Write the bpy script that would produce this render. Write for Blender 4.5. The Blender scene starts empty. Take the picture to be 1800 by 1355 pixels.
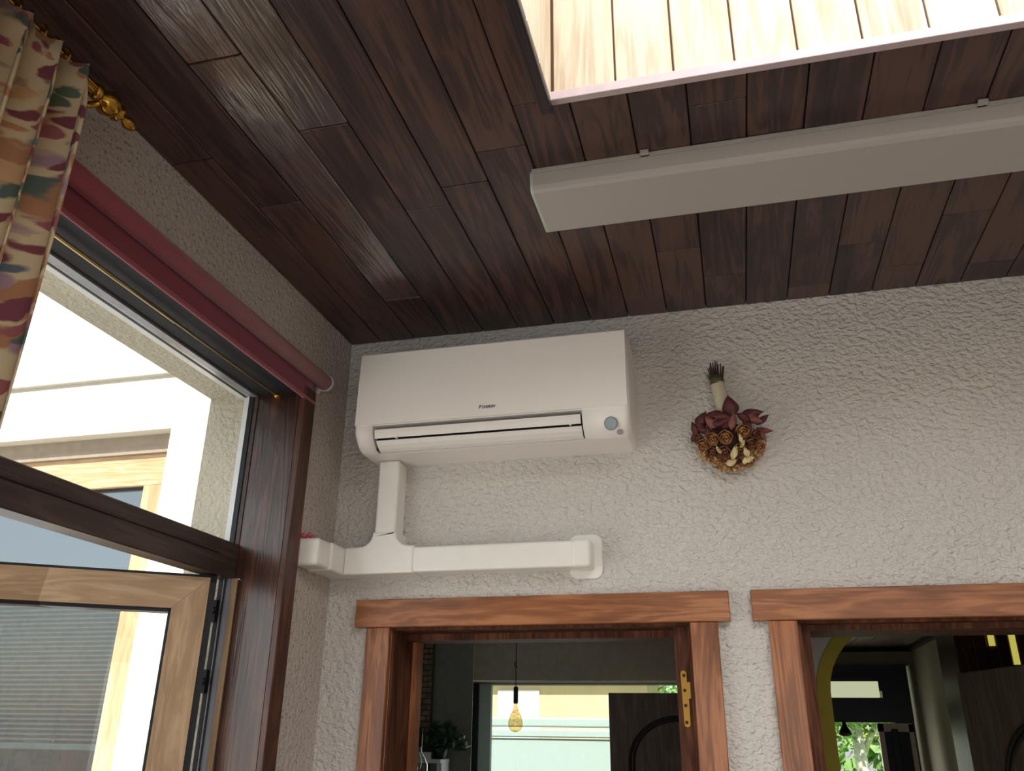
import bpy, bmesh, math, random
from mathutils import Vector, Matrix, Euler

# ------------------------------------------------------------------ camera, world, light
S = bpy.context.scene
COL = S.collection
H = 2.954
cam_d = bpy.data.cameras.new('camera'); cam = bpy.data.objects.new('camera', cam_d); COL.objects.link(cam)
F_PX = 1473.36
cam_d.sensor_fit = 'HORIZONTAL'; cam_d.sensor_width = 36.0; cam_d.lens = F_PX / 1800 * 36.0
cam_d.clip_start = 0.02; cam_d.clip_end = 300
yaw, pit, rol = .25584863, .39126906, .01292498
fw = Vector((-math.sin(yaw) * math.cos(pit), math.cos(yaw) * math.cos(pit), math.sin(pit)))
rt = Vector((math.cos(yaw), math.sin(yaw), 0)); up = rt.cross(fw)
r2 = math.cos(rol) * rt + math.sin(rol) * up; u2 = -math.sin(rol) * rt + math.cos(rol) * up
M = Matrix((r2, u2, -fw)).transposed().to_4x4(); M.translation = (1.15019, -2.3, 1.78)
cam.matrix_world = M
S.camera = cam
S.view_settings.view_transform = 'Standard'; S.view_settings.look = 'None'
S.view_settings.gamma = 1; S.view_settings.use_curve_mapping = False
S.view_settings.exposure = 0.22

world = bpy.data.worlds.new('sky'); S.world = world; world.use_nodes = True
wn = world.node_tree; wn.nodes.clear()
sky = wn.nodes.new('ShaderNodeTexSky'); sky.sky_type = 'NISHITA'; sky.sun_disc = False
sky.sun_elevation = math.radians(48); sky.sun_rotation = math.radians(195); sky.air_density = 1.0; sky.dust_density = 2.5
bg = wn.nodes.new('ShaderNodeBackground'); bg.inputs[1].default_value = 0.17
wo = wn.nodes.new('ShaderNodeOutputWorld')
hz = wn.nodes.new('ShaderNodeMixRGB'); hz.inputs[0].default_value = .55; hz.inputs[2].default_value = (5.2, 5.3, 5.2, 1)
wn.links.new(sky.outputs[0], hz.inputs[1]); wn.links.new(hz.outputs[0], bg.inputs[0]); wn.links.new(bg.outputs[0], wo.inputs[0])

def lamp(name, kind, loc, direction, energy, color=(1, 1, 1), size=None, spread=None):
    d = bpy.data.lights.new(name, kind); d.energy = energy; d.color = color
    if kind == 'AREA':
        d.shape = 'RECTANGLE'; d.size, d.size_y = size
        if spread: d.spread = math.radians(spread)
    if kind == 'SUN': d.angle = math.radians(1.0)
    o = bpy.data.objects.new(name, d); COL.objects.link(o); o.location = loc
    o.rotation_euler = Vector(direction).to_track_quat('-Z', 'Y').to_euler()
    return o
lamp('sun', 'SUN', (0, -8, 12), (-.22, .62, -.75), 6.5, (1.0, .95, .87))
lamp('skylight_daylight', 'AREA', (1.9, -2.05, 3.50), (0, 0, -1), 50, (.97, .98, 1.0), (1.95, 2.0))
lamp('rear_window_daylight', 'AREA', (2.0, -4.42, 1.35), (0, 1, -.1), 15, (.97, .98, 1.0), (3.2, 1.7))
lamp('side_window_daylight', 'AREA', (-.45, -1.25, 1.5), (1, .1, -.1), 9, (.93, .97, 1.0), (1.7, 2.0))
lamp('pantry_daylight', 'AREA', (.1, 3.25, 1.5), (-.1, -1, .1), 7, (.9, 1.0, .97), (1.4, 1.1))
lamp('hall_daylight', 'AREA', (1.9, 4.9, 1.2), (0, -1, 0), 4, (.95, 1.0, .9), (.6, 1.2))

# ------------------------------------------------------------------ materials
def lin(c):
    return tuple(((v / 255) / 12.92 if v / 255 <= .04045 else ((v / 255 + .055) / 1.055) ** 2.4) for v in c) + (1,)
def base(name):
    m = bpy.data.materials.new(name); m.use_nodes = True
    nt = m.node_tree; b = nt.nodes['Principled BSDF']
    return m, nt, b
def node(nt, t, **kw):
    n = nt.nodes.new(t)
    for k, v in kw.items(): setattr(n, k, v)
    return n
def coords(nt, scale=(1, 1, 1), rnd=False, rot=(0, 0, 0)):
    tc = node(nt, 'ShaderNodeTexCoord'); mp = node(nt, 'ShaderNodeMapping')
    mp.inputs['Scale'].default_value = scale; mp.inputs['Rotation'].default_value = rot
    nt.links.new(tc.outputs['Object'], mp.inputs['Vector'])
    if rnd:
        oi = node(nt, 'ShaderNodeObjectInfo'); mul = node(nt, 'ShaderNodeMath', operation='MULTIPLY'); mul.inputs[1].default_value = 37.0
        nt.links.new(oi.outputs['Random'], mul.inputs[0])
        cx = node(nt, 'ShaderNodeCombineXYZ')
        for i in range(3): nt.links.new(mul.outputs[0], cx.inputs[i])
        nt.links.new(cx.outputs[0], mp.inputs['Location'])
    return mp
def ramp(nt, stops, interp='LINEAR'):
    r = node(nt, 'ShaderNodeValToRGB'); e = r.color_ramp; e.interpolation = interp
    while len(e.elements) < len(stops): e.elements.new(.5)
    for el, (p, c) in zip(e.elements, stops): el.position = p; el.color = c
    return r
def bump(nt, b, src, strength, dist):
    bp = node(nt, 'ShaderNodeBump'); bp.inputs['Strength'].default_value = strength; bp.inputs['Distance'].default_value = dist
    nt.links.new(src, bp.inputs['Height']); nt.links.new(bp.outputs[0], b.inputs['Normal']); return bp
def plain(name, c, rough=.5, metal=0, var=.06, scale=25, bmp=0, trans=0, ior=1.45, alpha=None, spec=.5, coat=0, sheen=0):
    m, nt, b = base(name)
    mp = coords(nt); n = node(nt, 'ShaderNodeTexNoise'); n.inputs['Scale'].default_value = scale; n.inputs['Detail'].default_value = 4
    nt.links.new(mp.outputs[0], n.inputs['Vector'])
    c = lin(c); lo = tuple(v * (1 - var) for v in c[:3]) + (1,); hi = tuple(min(1, v * (1 + var)) for v in c[:3]) + (1,)
    r = ramp(nt, [(.3, lo), (.7, hi)]); nt.links.new(n.outputs['Fac'], r.inputs[0]); nt.links.new(r.outputs[0], b.inputs['Base Color'])
    b.inputs['Roughness'].default_value = rough; b.inputs['Metallic'].default_value = metal
    b.inputs['Transmission Weight'].default_value = trans; b.inputs['IOR'].default_value = ior
    b.inputs['Specular IOR Level'].default_value = spec; b.inputs['Coat Weight'].default_value = coat
    b.inputs['Sheen Weight'].default_value = sheen
    if bmp: bump(nt, b, n.outputs['Fac'], bmp, .003)
    return m
def wood(name, dark, mid, light, axis='Y', rough=.45, gsc=1.0, relief=.35, coat=0, rnd=True, tone=.35, spec=.5, crough=.14):
    m, nt, b = base(name)
    st = {'X': (1.3, 14, 14), 'Y': (14, 1.3, 14), 'Z': (14, 14, 1.3)}[axis]
    mp = coords(nt, tuple(v * gsc for v in st), rnd)
    n1 = node(nt, 'ShaderNodeTexNoise'); n1.inputs['Scale'].default_value = 1.0; n1.inputs['Detail'].default_value = 5; n1.inputs['Distortion'].default_value = .6
    nt.links.new(mp.outputs[0], n1.inputs['Vector'])
    # growth rings: sine of the distorted field
    mu = node(nt, 'ShaderNodeMath', operation='MULTIPLY'); mu.inputs[1].default_value = 46
    si = node(nt, 'ShaderNodeMath', operation='SINE')
    nt.links.new(n1.outputs['Fac'], mu.inputs[0]); nt.links.new(mu.outputs[0], si.inputs[0])
    st2 = {'X': (5, 220, 220), 'Y': (220, 5, 220), 'Z': (220, 220, 5)}[axis]
    mp2 = coords(nt, st2, rnd); n2 = node(nt, 'ShaderNodeTexNoise'); n2.inputs['Scale'].default_value = 1; n2.inputs['Detail'].default_value = 3
    nt.links.new(mp2.outputs[0], n2.inputs['Vector'])
    mp3 = coords(nt, {'X': (4, 16, 16), 'Y': (16, 4, 16), 'Z': (16, 16, 4)}[axis], rnd); n3 = node(nt, 'ShaderNodeTexNoise'); n3.inputs['Scale'].default_value = 1; n3.inputs['Detail'].default_value = 3
    nt.links.new(mp3.outputs[0], n3.inputs['Vector'])
    a = node(nt, 'ShaderNodeMath', operation='MULTIPLY_ADD'); a.inputs[1].default_value = .16; nt.links.new(si.outputs[0], a.inputs[0]); nt.links.new(n3.outputs['Fac'], a.inputs[2])
    a2 = node(nt, 'ShaderNodeMath', operation='MULTIPLY_ADD'); a2.inputs[1].default_value = .42; nt.links.new(n2.outputs['Fac'], a2.inputs[0]); nt.links.new(a.outputs[0], a2.inputs[2])
    oi = node(nt, 'ShaderNodeObjectInfo'); a3 = node(nt, 'ShaderNodeMath', operation='MULTIPLY_ADD'); a3.inputs[1].default_value = tone
    nt.links.new(oi.outputs['Random'], a3.inputs[0]); nt.links.new(a2.outputs[0], a3.inputs[2])
    r = ramp(nt, [(.36, lin(dark)), (.78, lin(mid)), (1.0, lin(light))]); nt.links.new(a3.outputs[0], r.inputs[0])
    nt.links.new(r.outputs[0], b.inputs['Base Color'])
    b.inputs['Roughness'].default_value = rough; b.inputs['Coat Weight'].default_value = coat; b.inputs['Coat Roughness'].default_value = crough; b.inputs['Coat IOR'].default_value = 2.15 if coat >= 1 else 1.5; b.inputs['Specular IOR Level'].default_value = spec
    h = node(nt, 'ShaderNodeMath', operation='MULTIPLY_ADD'); h.inputs[1].default_value = .25; nt.links.new(si.outputs[0], h.inputs[0]); nt.links.new(n2.outputs['Fac'], h.inputs[2])
    h2 = node(nt, 'ShaderNodeMath', operation='MULTIPLY_ADD'); h2.inputs[1].default_value = 3; nt.links.new(n3.outputs['Fac'], h2.inputs[0]); nt.links.new(h.outputs[0], h2.inputs[2])
    bo = bump(nt, b, h2.outputs[0], relief, .0016)
    if coat: nt.links.new(bo.outputs[0], b.inputs['Coat Normal'])
    return m
def stucco(name, c, c2, scale=1.0, strength=.8, stretch=(1, 1, 1), spots=0.0):
    m, nt, b = base(name)
    mp = coords(nt, tuple(v * scale for v in stretch))
    n = node(nt, 'ShaderNodeTexNoise'); n.inputs['Scale'].default_value = 58; n.inputs['Detail'].default_value = 2.5; n.inputs['Distortion'].default_value = .25
    nt.links.new(mp.outputs[0], n.inputs['Vector'])
    v = node(nt, 'ShaderNodeTexVoronoi'); v.inputs['Scale'].default_value = 75; v.inputs['Randomness'].default_value = 1
    nt.links.new(mp.outputs[0], v.inputs['Vector'])
    rn = ramp(nt, [(.36, (0, 0, 0, 1)), (.64, (1, 1, 1, 1))]); nt.links.new(n.outputs['Fac'], rn.inputs[0])
    ad = node(nt, 'ShaderNodeMath', operation='MULTIPLY_ADD'); ad.inputs[1].default_value = -.5
    nt.links.new(v.outputs['Distance'], ad.inputs[0]); nt.links.new(rn.outputs[0], ad.inputs[2])
    nl = node(nt, 'ShaderNodeTexNoise'); nl.inputs['Scale'].default_value = 2.2; nl.inputs['Detail'].default_value = 5; nt.links.new(mp.outputs[0], nl.inputs['Vector'])
    r = ramp(nt, [(.3, lin(c2)), (.7, lin(c))]); nt.links.new(nl.outputs['Fac'], r.inputs[0])
    last = r.outputs[0]
    if spots:
        n5 = node(nt, 'ShaderNodeTexNoise'); n5.inputs['Scale'].default_value = 95; n5.inputs['Detail'].default_value = 1; nt.links.new(mp.outputs[0], n5.inputs['Vector'])
        r5 = ramp(nt, [(.60, (0, 0, 0, 1)), (.68, (1, 1, 1, 1))]); nt.links.new(n5.outputs['Fac'], r5.inputs[0])
        mx = node(nt, 'ShaderNodeMixRGB'); mx.inputs[2].default_value = lin((95, 84, 78)); nt.links.new(last, mx.inputs[1])
        mf = node(nt, 'ShaderNodeMath', operation='MULTIPLY'); mf.inputs[1].default_value = spots; nt.links.new(r5.outputs[0], mf.inputs[0]); nt.links.new(mf.outputs[0], mx.inputs[0])
        last = mx.outputs[0]
    nt.links.new(last, b.inputs['Base Color']); b.inputs['Roughness'].default_value = .75
    bump(nt, b, ad.outputs[0], strength, .0045)
    return m
def glass(name, tint=(1, 1, 1, 1), refl=.08, rough=0.0):
    m, nt, b = base(name); nt.nodes.remove(b)
    o = nt.nodes['Material Output']; t = node(nt, 'ShaderNodeBsdfTransparent'); t.inputs[0].default_value = tint
    g = node(nt, 'ShaderNodeBsdfGlossy'); g.inputs['Roughness'].default_value = rough
    fr = node(nt, 'ShaderNodeLayerWeight'); fr.inputs['Blend'].default_value = .5
    pw_ = node(nt, 'ShaderNodeMath', operation='POWER'); pw_.inputs[1].default_value = 4
    ad = node(nt, 'ShaderNodeMath', operation='MULTIPLY_ADD'); ad.inputs[1].default_value = .8; ad.inputs[2].default_value = refl + .03; ad.use_clamp = True
    nt.links.new(fr.outputs['Facing'], pw_.inputs[0]); nt.links.new(pw_.outputs[0], ad.inputs[0])
    mx = node(nt, 'ShaderNodeMixShader'); nt.links.new(ad.outputs[0], mx.inputs[0]); nt.links.new(t.outputs[0], mx.inputs[1]); nt.links.new(g.outputs[0], mx.inputs[2])
    nt.links.new(mx.outputs[0], o.inputs[0]); return m
def emit(name, c, s):
    m, nt, b = base(name); b.inputs['Base Color'].default_value = lin(c); b.inputs['Emission Color'].default_value = lin(c); b.inputs['Emission Strength'].default_value = s; return m

MT = {}
MT['wall_back'] = stucco('stucco_back', (216, 212, 206), (206, 202, 196), 1.1, .95, (.9, 1, 1.2))
MT['wall_left'] = stucco('stucco_left', (200, 190, 182), (186, 176, 168), 1.25, .55, (1, 1, 1), .55)
MT['plaster_out'] = stucco('exterior_render', (232, 230, 222), (222, 220, 212), 1.1, .35)
MT['plaster_jamb'] = stucco('reveal_render', (196, 190, 174), (182, 176, 160), 1.3, .6)
MT['paint'] = plain('room_paint', (190, 184, 172), .8, var=.03)
MT['paint_dark'] = plain('hall_paint', (150, 140, 124), .8, var=.05, scale=5)
MT['floor'] = wood('floor_oak', (82, 66, 52), (112, 94, 78), (140, 122, 104), 'Y', .4)
MT['plank'] = wood('ceiling_plank', (38, 27, 28), (60, 42, 39), (86, 60, 53), 'Y', .46, 1.0, .40, .22, crough=.2)
MT['plank_gloss'] = wood('ceiling_plank_varnished', (38, 27, 28), (60, 42, 39), (86, 60, 53), 'Y', .42, 1.0, .45, 1.0, crough=.10)
MT['moulding'] = wood('ceiling_moulding', (30, 25, 29), (44, 37, 40), (58, 48, 50), 'Y', .5)
MT['plank_gap'] = plain('ceiling_groove', (22, 15, 14), .8)
MT['shaft'] = wood('pale_plank', (166, 144, 116), (198, 181, 156), (214, 200, 178), 'Z', .5, .8, .3, 0)
MT['shaft_trim'] = plain('lilac_trim', (196, 178, 182), .35)
MT['shaft_gap'] = plain('shaft_groove', (150, 112, 80), .7)
MT['door_wood_x'] = wood('door_oak_x', (112, 66, 38), (152, 94, 56), (178, 118, 76), 'X', .35, 1.2, .3, .2, tone=.12)
MT['door_wood_z'] = wood('door_oak_z', (102, 60, 34), (144, 88, 52), (172, 112, 70), 'Z', .35, 1.2, .3, .2, tone=.12)
MT['jamb_wood'] = wood('jamb_oak', (62, 36, 26), (92, 56, 40), (114, 72, 52), 'Z', .7, 1.2, .25, .0, tone=.05, spec=.15)
MT['lining_wood'] = wood('window_lining', (36, 20, 16), (62, 36, 26), (88, 54, 38), 'Z', .3, 1.0, .3, .5, tone=.05)
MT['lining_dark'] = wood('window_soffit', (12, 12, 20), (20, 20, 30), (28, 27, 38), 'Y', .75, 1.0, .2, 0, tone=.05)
MT['arch_wood'] = wood('window_architrave', (52, 28, 22), (78, 44, 32), (104, 62, 42), 'Z', .4, 1.0, .3, .1, tone=.05)
MT['transom'] = wood('transom_brown', (48, 37, 32), (64, 50, 44), (78, 62, 54), 'Y', .45, 1.0, .15, 0, tone=.03)
MT['sash_x'] = wood('sash_oak_x', (146, 118, 90), (166, 138, 106), (182, 156, 124), 'X', .45, 1.4, .3, 0, tone=.05)
MT['sash_z'] = wood('sash_oak_z', (138, 110, 82), (158, 130, 98), (174, 146, 114), 'Z', .45, 1.4, .3, 0, tone=.05)
MT['far_x'] = wood('far_oak_x', (186, 150, 112), (208, 176, 138), (222, 196, 162), 'X', .5, 1.2, .2, 0, tone=.03)
MT['far_z'] = wood('far_oak_z', (186, 150, 112), (208, 176, 138), (222, 196, 162), 'Z', .5, 1.2, .2, 0, tone=.03)
MT['rubber'] = plain('black_gasket', (16, 19, 26), .5)
MT['alu'] = plain('grey_metal_bead', (150, 152, 160), .3, .4)
MT['white_bead'] = plain('white_bead', (215, 216, 220), .3)
MT['glass'] = glass('window_glass', (.97, .98, .97, 1), .0)
MT['glass_far'] = glass('far_glass', (.55, .6, .62, 1), .16)
MT['ac'] = plain('white_plastic', (243, 238, 233), .38, var=.015, scale=4)
MT['ac_dark'] = plain('dark_vent', (14, 14, 16), .6)
MT['ac_flap'] = plain('flap_plastic', (238, 233, 228), .4, var=.015)
MT['eye'] = plain('pale_blue_lens', (150, 168, 174), .2, coat=.6)
MT['eye_ring'] = plain('grey_ring', (128, 130, 130), .3)
MT['dot'] = plain('grey_dot', (168, 160, 156), .3)
MT['print'] = plain('grey_print', (98, 94, 96), .6)
MT['duct'] = plain('trunking_plastic', (242, 240, 233), .28, var=.015, coat=.3)
MT['pink'] = plain('pink_plastic', (216, 92, 112), .5)
MT['blind'] = plain('burgundy_fabric', (148, 66, 82), .8, scale=200, bmp=.2, sheen=.3)
MT['blind_back'] = plain('burgundy_fabric_dark', (126, 52, 68), .85, scale=200, bmp=.2, sheen=.2)
MT['brass'] = plain('brass', (196, 150, 66), .22, 1.0, var=.12, scale=60)
MT['brass_thin'] = plain('brass_thin', (190, 170, 120), .3, .8)
MT['bronze'] = plain('aged_brass_plate', (158, 122, 58), .32, .9)
MT['screw'] = plain('dark_screw', (60, 44, 22), .4, .8)
MT['diffuser'] = plain('milky_diffuser', (178, 173, 169), .45, var=.01, scale=3)
MT['end_cap'] = plain('end_cap', (190, 200, 192), .4)
MT['clip'] = plain('clip_metal', (190, 188, 180), .4, .2)
MT['stem'] = plain('dried_stem', (74, 48, 40), .8)
MT['tape'] = plain('olive_tape', (74, 76, 48), .7)
MT['ribbon'] = plain('cream_ribbon', (200, 190, 166), .6, scale=140, bmp=.2)
MT['leafr'] = plain('burgundy_leaf', (84, 38, 40), .55, var=.35, scale=30, bmp=.3)
MT['leafp'] = plain('dusty_pink_leaf', (134, 80, 72), .6, var=.3, scale=30, bmp=.3)
MT['rose'] = plain('dried_rose', (172, 124, 76), .8, var=.45, scale=90, bmp=1.0)
MT['rose2'] = plain('dried_rose_dark', (128, 82, 58), .8, var=.5, scale=90, bmp=1.0)
MT['cream'] = plain('cream_petal', (216, 196, 146), .7, var=.2, scale=50)
MT['fringe'] = plain('tan_blossom', (190, 152, 104), .8, var=.3, scale=50)
MT['brick'] = plain('brick_slip', (118, 100, 84), .9, var=.5, scale=18, bmp=.5)
MT['mortar'] = plain('mortar', (74, 68, 60), .9)
MT['darkwall'] = plain('dark_wall', (118, 116, 110), .8, var=.1)
MT['header'] = plain('grey_header', (160, 148, 134), .85, var=.08)
MT['ceil_in'] = plain('inner_ceiling', (175, 178, 170), .8)
MT['black'] = plain('black_metal', (14, 14, 16), .45)
MT['bulb'] = glass('amber_bulb', (.95, .8, .52, 1), .10)
MT['fil'] = emit('filament', (255, 214, 150), .35)
MT['clear'] = glass('clear_glass', (.86, .9, .88, 1), .12)
MT['leaf'] = plain('green_leaf', (44, 66, 40), .6, var=.4, scale=20)
MT['white_wood'] = plain('white_board', (200, 202, 200), .5)
MT['leafdoor'] = wood('dark_door', (78, 62, 54), (100, 82, 72), (118, 100, 88), 'Z', .5, 1.0, .2, 0, tone=.05)
MT['leafdoor2'] = wood('grey_door', (108, 100, 90), (128, 118, 106), (144, 134, 120), 'Z', .5, 1.0, .2, 0, tone=.05)
MT['groove'] = plain('door_groove', (24, 18, 17), .5)
MT['groove2'] = plain('door_groove_grey', (52, 50, 46), .5)
MT['yellow'] = plain('olive_yellow_paint', (168, 150, 28), .6, var=.05)
MT['plank2'] = wood('hall_ceiling', (52, 38, 32), (74, 55, 45), (92, 70, 58), 'Y', .5, 1.0, .2)
MT['frame_dark'] = plain('dark_frame', (48, 52, 64), .4)
MT['cream_pane'] = emit('frosted_pane', (222, 226, 186), .55)  # glow put into the pane for daylight coming through the top light
MT['yellow_pane'] = emit('yellow_pane', (214, 206, 96), .6)  # glow put in for daylight behind the narrow panes
MT['brown_gloss'] = plain('glossy_brown', (86, 46, 30), .3, coat=.4)
MT['beige_frame'] = plain('beige_frame', (226, 214, 206), .5)
MT['panel_white'] = plain('white_panel', (178, 198, 192), .45, var=.02)
MT['beige_house'] = plain('beige_house', (214, 186, 160), .8, var=.1, scale=2)
MT['tree_leaf'] = plain('tree_leaf', (126, 164, 96), .6, var=.5, scale=3)
MT['tree_leaf2'] = plain('sunlit_leaf', (214, 220, 110), .6, var=.4, scale=3)
MT['bark'] = plain('pale_bark', (190, 190, 176), .8, var=.2)
MT['grass'] = plain('grass', (136, 168, 84), .9, var=.3, scale=6)
MT['slat'] = plain('grey_slat', (220, 226, 226), .5)
MT['orange'] = plain('orange_board', (206, 96, 56), .6)
MT['steel'] = plain('polished_steel', (220, 224, 230), .12, 1.0)
MT['shelf'] = plain('dark_shelf', (60, 62, 54), .6)

# curtain print: cream ground with stretched blobs of burgundy, orange, slate green and thin lines
def curtain_mat():
    m, nt, b = base('floral_print')
    tc = node(nt, 'ShaderNodeTexCoord'); no = node(nt, 'ShaderNodeTexNoise'); no.inputs['Scale'].default_value = 12; no.inputs['Detail'].default_value = 4
    nt.links.new(tc.outputs['UV'], no.inputs['Vector'])
    dm = node(nt, 'ShaderNodeVectorMath', operation='MULTIPLY_ADD'); dm.inputs[1].default_value = (.09, .09, .09)
    nt.links.new(no.outputs['Color'], dm.inputs[0]); nt.links.new(tc.outputs['UV'], dm.inputs[2])
    base_c = lin((190, 170, 138)); last = None
    layers = [((11, 16, 1), .40, [(0, lin((158, 112, 80))), (.30, lin((184, 146, 108))), (.5, lin((190, 170, 138))), (.72, lin((150, 120, 130))), (.88, lin((190, 170, 138)))]),
              ((24, 31, 1), .38, [(0, lin((112, 56, 66))), (.34, lin((142, 80, 84))), (.5, lin((190, 170, 138))), (.66, lin((84, 98, 80))), (.82, lin((166, 116, 84)))]),
              ((8, 26, 1), .22, [(0, lin((76, 92, 86))), (.45, lin((84, 96, 102))), (.7, lin((190, 170, 138)))])]
    last = None
    for i, (sc, th, stops) in enumerate(layers):
        mp = node(nt, 'ShaderNodeMapping'); mp.inputs['Scale'].default_value = sc; mp.inputs['Location'].default_value = (i * 3.1, i * 1.7, 0); mp.inputs['Rotation'].default_value = (0, 0, (.5, -.5, .12)[i])
        nt.links.new(dm.outputs[0], mp.inputs['Vector'])
        v = node(nt, 'ShaderNodeTexVoronoi'); v.inputs['Scale'].default_value = 1; nt.links.new(mp.outputs[0], v.inputs['Vector'])
        sp = node(nt, 'ShaderNodeSeparateColor'); nt.links.new(v.outputs['Color'], sp.inputs[0])
        rc = ramp(nt, stops, 'CONSTANT'); nt.links.new(sp.outputs[0], rc.inputs[0])
        lt = ramp(nt, [(0, (1, 1, 1, 1)), (th, (1, 1, 1, 1)), (th + .09, (0, 0, 0, 1))]); nt.links.new(v.outputs['Distance'], lt.inputs[0])
        mx = node(nt, 'ShaderNodeMixRGB'); nt.links.new(lt.outputs[0], mx.inputs[0])
        if last is None: mx.inputs[1].default_value = base_c
        else: nt.links.new(last, mx.inputs[1])
        nt.links.new(rc.outputs[0], mx.inputs[2]); last = mx.outputs[0]
    nt.links.new(last, b.inputs['Base Color']); b.inputs['Roughness'].default_value = .85
    wv = node(nt, 'ShaderNodeTexNoise'); wv.inputs['Scale'].default_value = 400; nt.links.new(tc.outputs['UV'], wv.inputs['Vector']); bump(nt, b, wv.outputs['Fac'], .15, .001)
    return m
MT['curtain'] = curtain_mat()

# ------------------------------------------------------------------ geometry helpers
class MB:
    def __init__(s): s.bm = bmesh.new()
    def box(s, a, b, bev=0, seg=1, mat=None):
        x0, x1 = sorted((a[0], b[0])); y0, y1 = sorted((a[1], b[1])); z0, z1 = sorted((a[2], b[2]))
        vs = [s.bm.verts.new(p) for p in ((x0, y0, z0), (x1, y0, z0), (x1, y1, z0), (x0, y1, z0), (x0, y0, z1), (x1, y0, z1), (x1, y1, z1), (x0, y1, z1))]
        fs = [s.bm.faces.new([vs[i] for i in f]) for f in ((0, 3, 2, 1), (4, 5, 6, 7), (0, 1, 5, 4), (1, 2, 6, 5), (2, 3, 7, 6), (3, 0, 4, 7))]
        if bev:
            es = list({e for f in fs for e in f.edges})
            bmesh.ops.bevel(s.bm, geom=es, offset=bev, segments=seg, affect='EDGES', profile=.5)
        return s
    def prism(s, pts, axis, a, b, smooth=False):
        # pts: closed 2D outline; axis X -> (y,z), Y -> (x,z), Z -> (x,y)
        def P(p, t): return {'X': (t, p[0], p[1]), 'Y': (p[0], t, p[1]), 'Z': (p[0], p[1], t)}[axis]
        A = [s.bm.verts.new(P(p, a)) for p in pts]; B = [s.bm.verts.new(P(p, b)) for p in pts]
        n = len(pts); fs = [s.bm.faces.new(A[::-1]), s.bm.faces.new(B)]
        for i in range(n):
            f = s.bm.faces.new((A[i], A[(i + 1) % n], B[(i + 1) % n], B[i])); f.smooth = smooth
        bmesh.ops.recalc_face_normals(s.bm, faces=s.bm.faces[:])
        return s
    def tube(s, p0, p1, r0, r1=None, seg=12, cap=True):
        r1 = r0 if r1 is None else r1
        p0, p1 = Vector(p0), Vector(p1); d = (p1 - p0).normalized()
        a = d.orthogonal().normalized(); b = d.cross(a)
        R = []
        for p, r in ((p0, r0), (p1, r1)):
            R.append([s.bm.verts.new(p + r * (math.cos(t) * a + math.sin(t) * b)) for t in [2 * math.pi * i / seg for i in range(seg)]])
        for i in range(seg):
            f = s.bm.faces.new((R[0][i], R[0][(i + 1) % seg], R[1][(i + 1) % seg], R[1][i])); f.smooth = True
        if cap:
            s.bm.faces.new(R[0][::-1]); s.bm.faces.new(R[1])
        return s
    def lathe(s, prof, origin, d, seg=20, wob=None):
        o = Vector(origin); d = Vector(d).normalized(); a = d.orthogonal().normalized(); b = d.cross(a)
        rows = []
        for k, (t, r) in enumerate(prof):
            row = []
            for i in range(seg):
                th = 2 * math.pi * i / seg; rr = r * (1 + (wob(k, th) if wob else 0))
                row.append(s.bm.verts.new(o + d * t + rr * (math.cos(th) * a + math.sin(th) * b)))
            rows.append(row)
        for q in range(len(rows) - 1):
            for i in range(seg):
                f = s.bm.faces.new((rows[q][i], rows[q][(i + 1) % seg], rows[q + 1][(i + 1) % seg], rows[q + 1][i])); f.smooth = True
        return s
    def sweep(s, path, r, nrm=(0, 1, 0), seg=8):
        N_ = Vector(nrm); P_ = [Vector(p) for p in path]; rows = []
        for i, p in enumerate(P_):
            t = (P_[min(i + 1, len(P_) - 1)] - P_[max(i - 1, 0)]).normalized(); sd = t.cross(N_).normalized()
            rows.append([s.bm.verts.new(p + r * (math.cos(a) * sd + math.sin(a) * N_)) for a in [2 * math.pi * k / seg for k in range(seg)]])
        for a, b in zip(rows[:-1], rows[1:]):
            for k in range(seg):
                f = s.bm.faces.new((a[k], a[(k + 1) % seg], b[(k + 1) % seg], b[k])); f.smooth = True
        return s
    def grid(s, fn, nu, nv, smooth=True, uv=None):
        V = [[s.bm.verts.new(fn(i / nu, j / nv)) for j in range(nv + 1)] for i in range(nu + 1)]
        lay = s.bm.loops.layers.uv.verify() if uv else None
        for i in range(nu):
            for j in range(nv):
                f = s.bm.faces.new((V[i][j], V[i + 1][j], V[i + 1][j + 1], V[i][j + 1])); f.smooth = smooth
                if uv:
                    for l, (a, b) in zip(f.loops, ((i, j), (i + 1, j), (i + 1, j + 1), (i, j + 1))): l[lay].uv = uv(a / nu, b / nv)
        return s
    def ball(s, c, r, sub=2, noise=0, rng=None, squash=(1, 1, 1)):
        g = bmesh.ops.create_icosphere(s.bm, subdivisions=sub, radius=1)
        for v in g['verts']:
            k = 1 + (rng.uniform(-noise, noise) if noise else 0)
            v.co = Vector((v.co.x * r * k * squash[0], v.co.y * r * k * squash[1], v.co.z * r * k * squash[2])) + Vector(c)
        for v in g['verts']:
            for f in v.link_faces: f.smooth = True
        return s
    def build(s, name, m, parent=None, solid=0, recalc=True):
        if recalc: bmesh.ops.recalc_face_normals(s.bm, faces=s.bm.faces[:])
        off = Vector(parent.get('_base', (0, 0, 0))) if parent else Vector((0, 0, 0))
        for v in s.bm.verts: v.co -= off
        me = bpy.data.meshes.new(name); s.bm.to_mesh(me); s.bm.free()
        me.materials.append(MT[m] if isinstance(m, str) else m)
        o = bpy.data.objects.new(name, me); COL.objects.link(o)
        if parent: o.parent = parent; o['_base'] = tuple(off)
        if solid:
            md = o.modifiers.new('solid', 'SOLIDIFY'); md.thickness = solid; md.offset = 0
        return o
def B(a, b, name, m, parent=None, bev=0, seg=1): return MB().box(a, b, bev, seg).build(name, m, parent)
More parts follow.
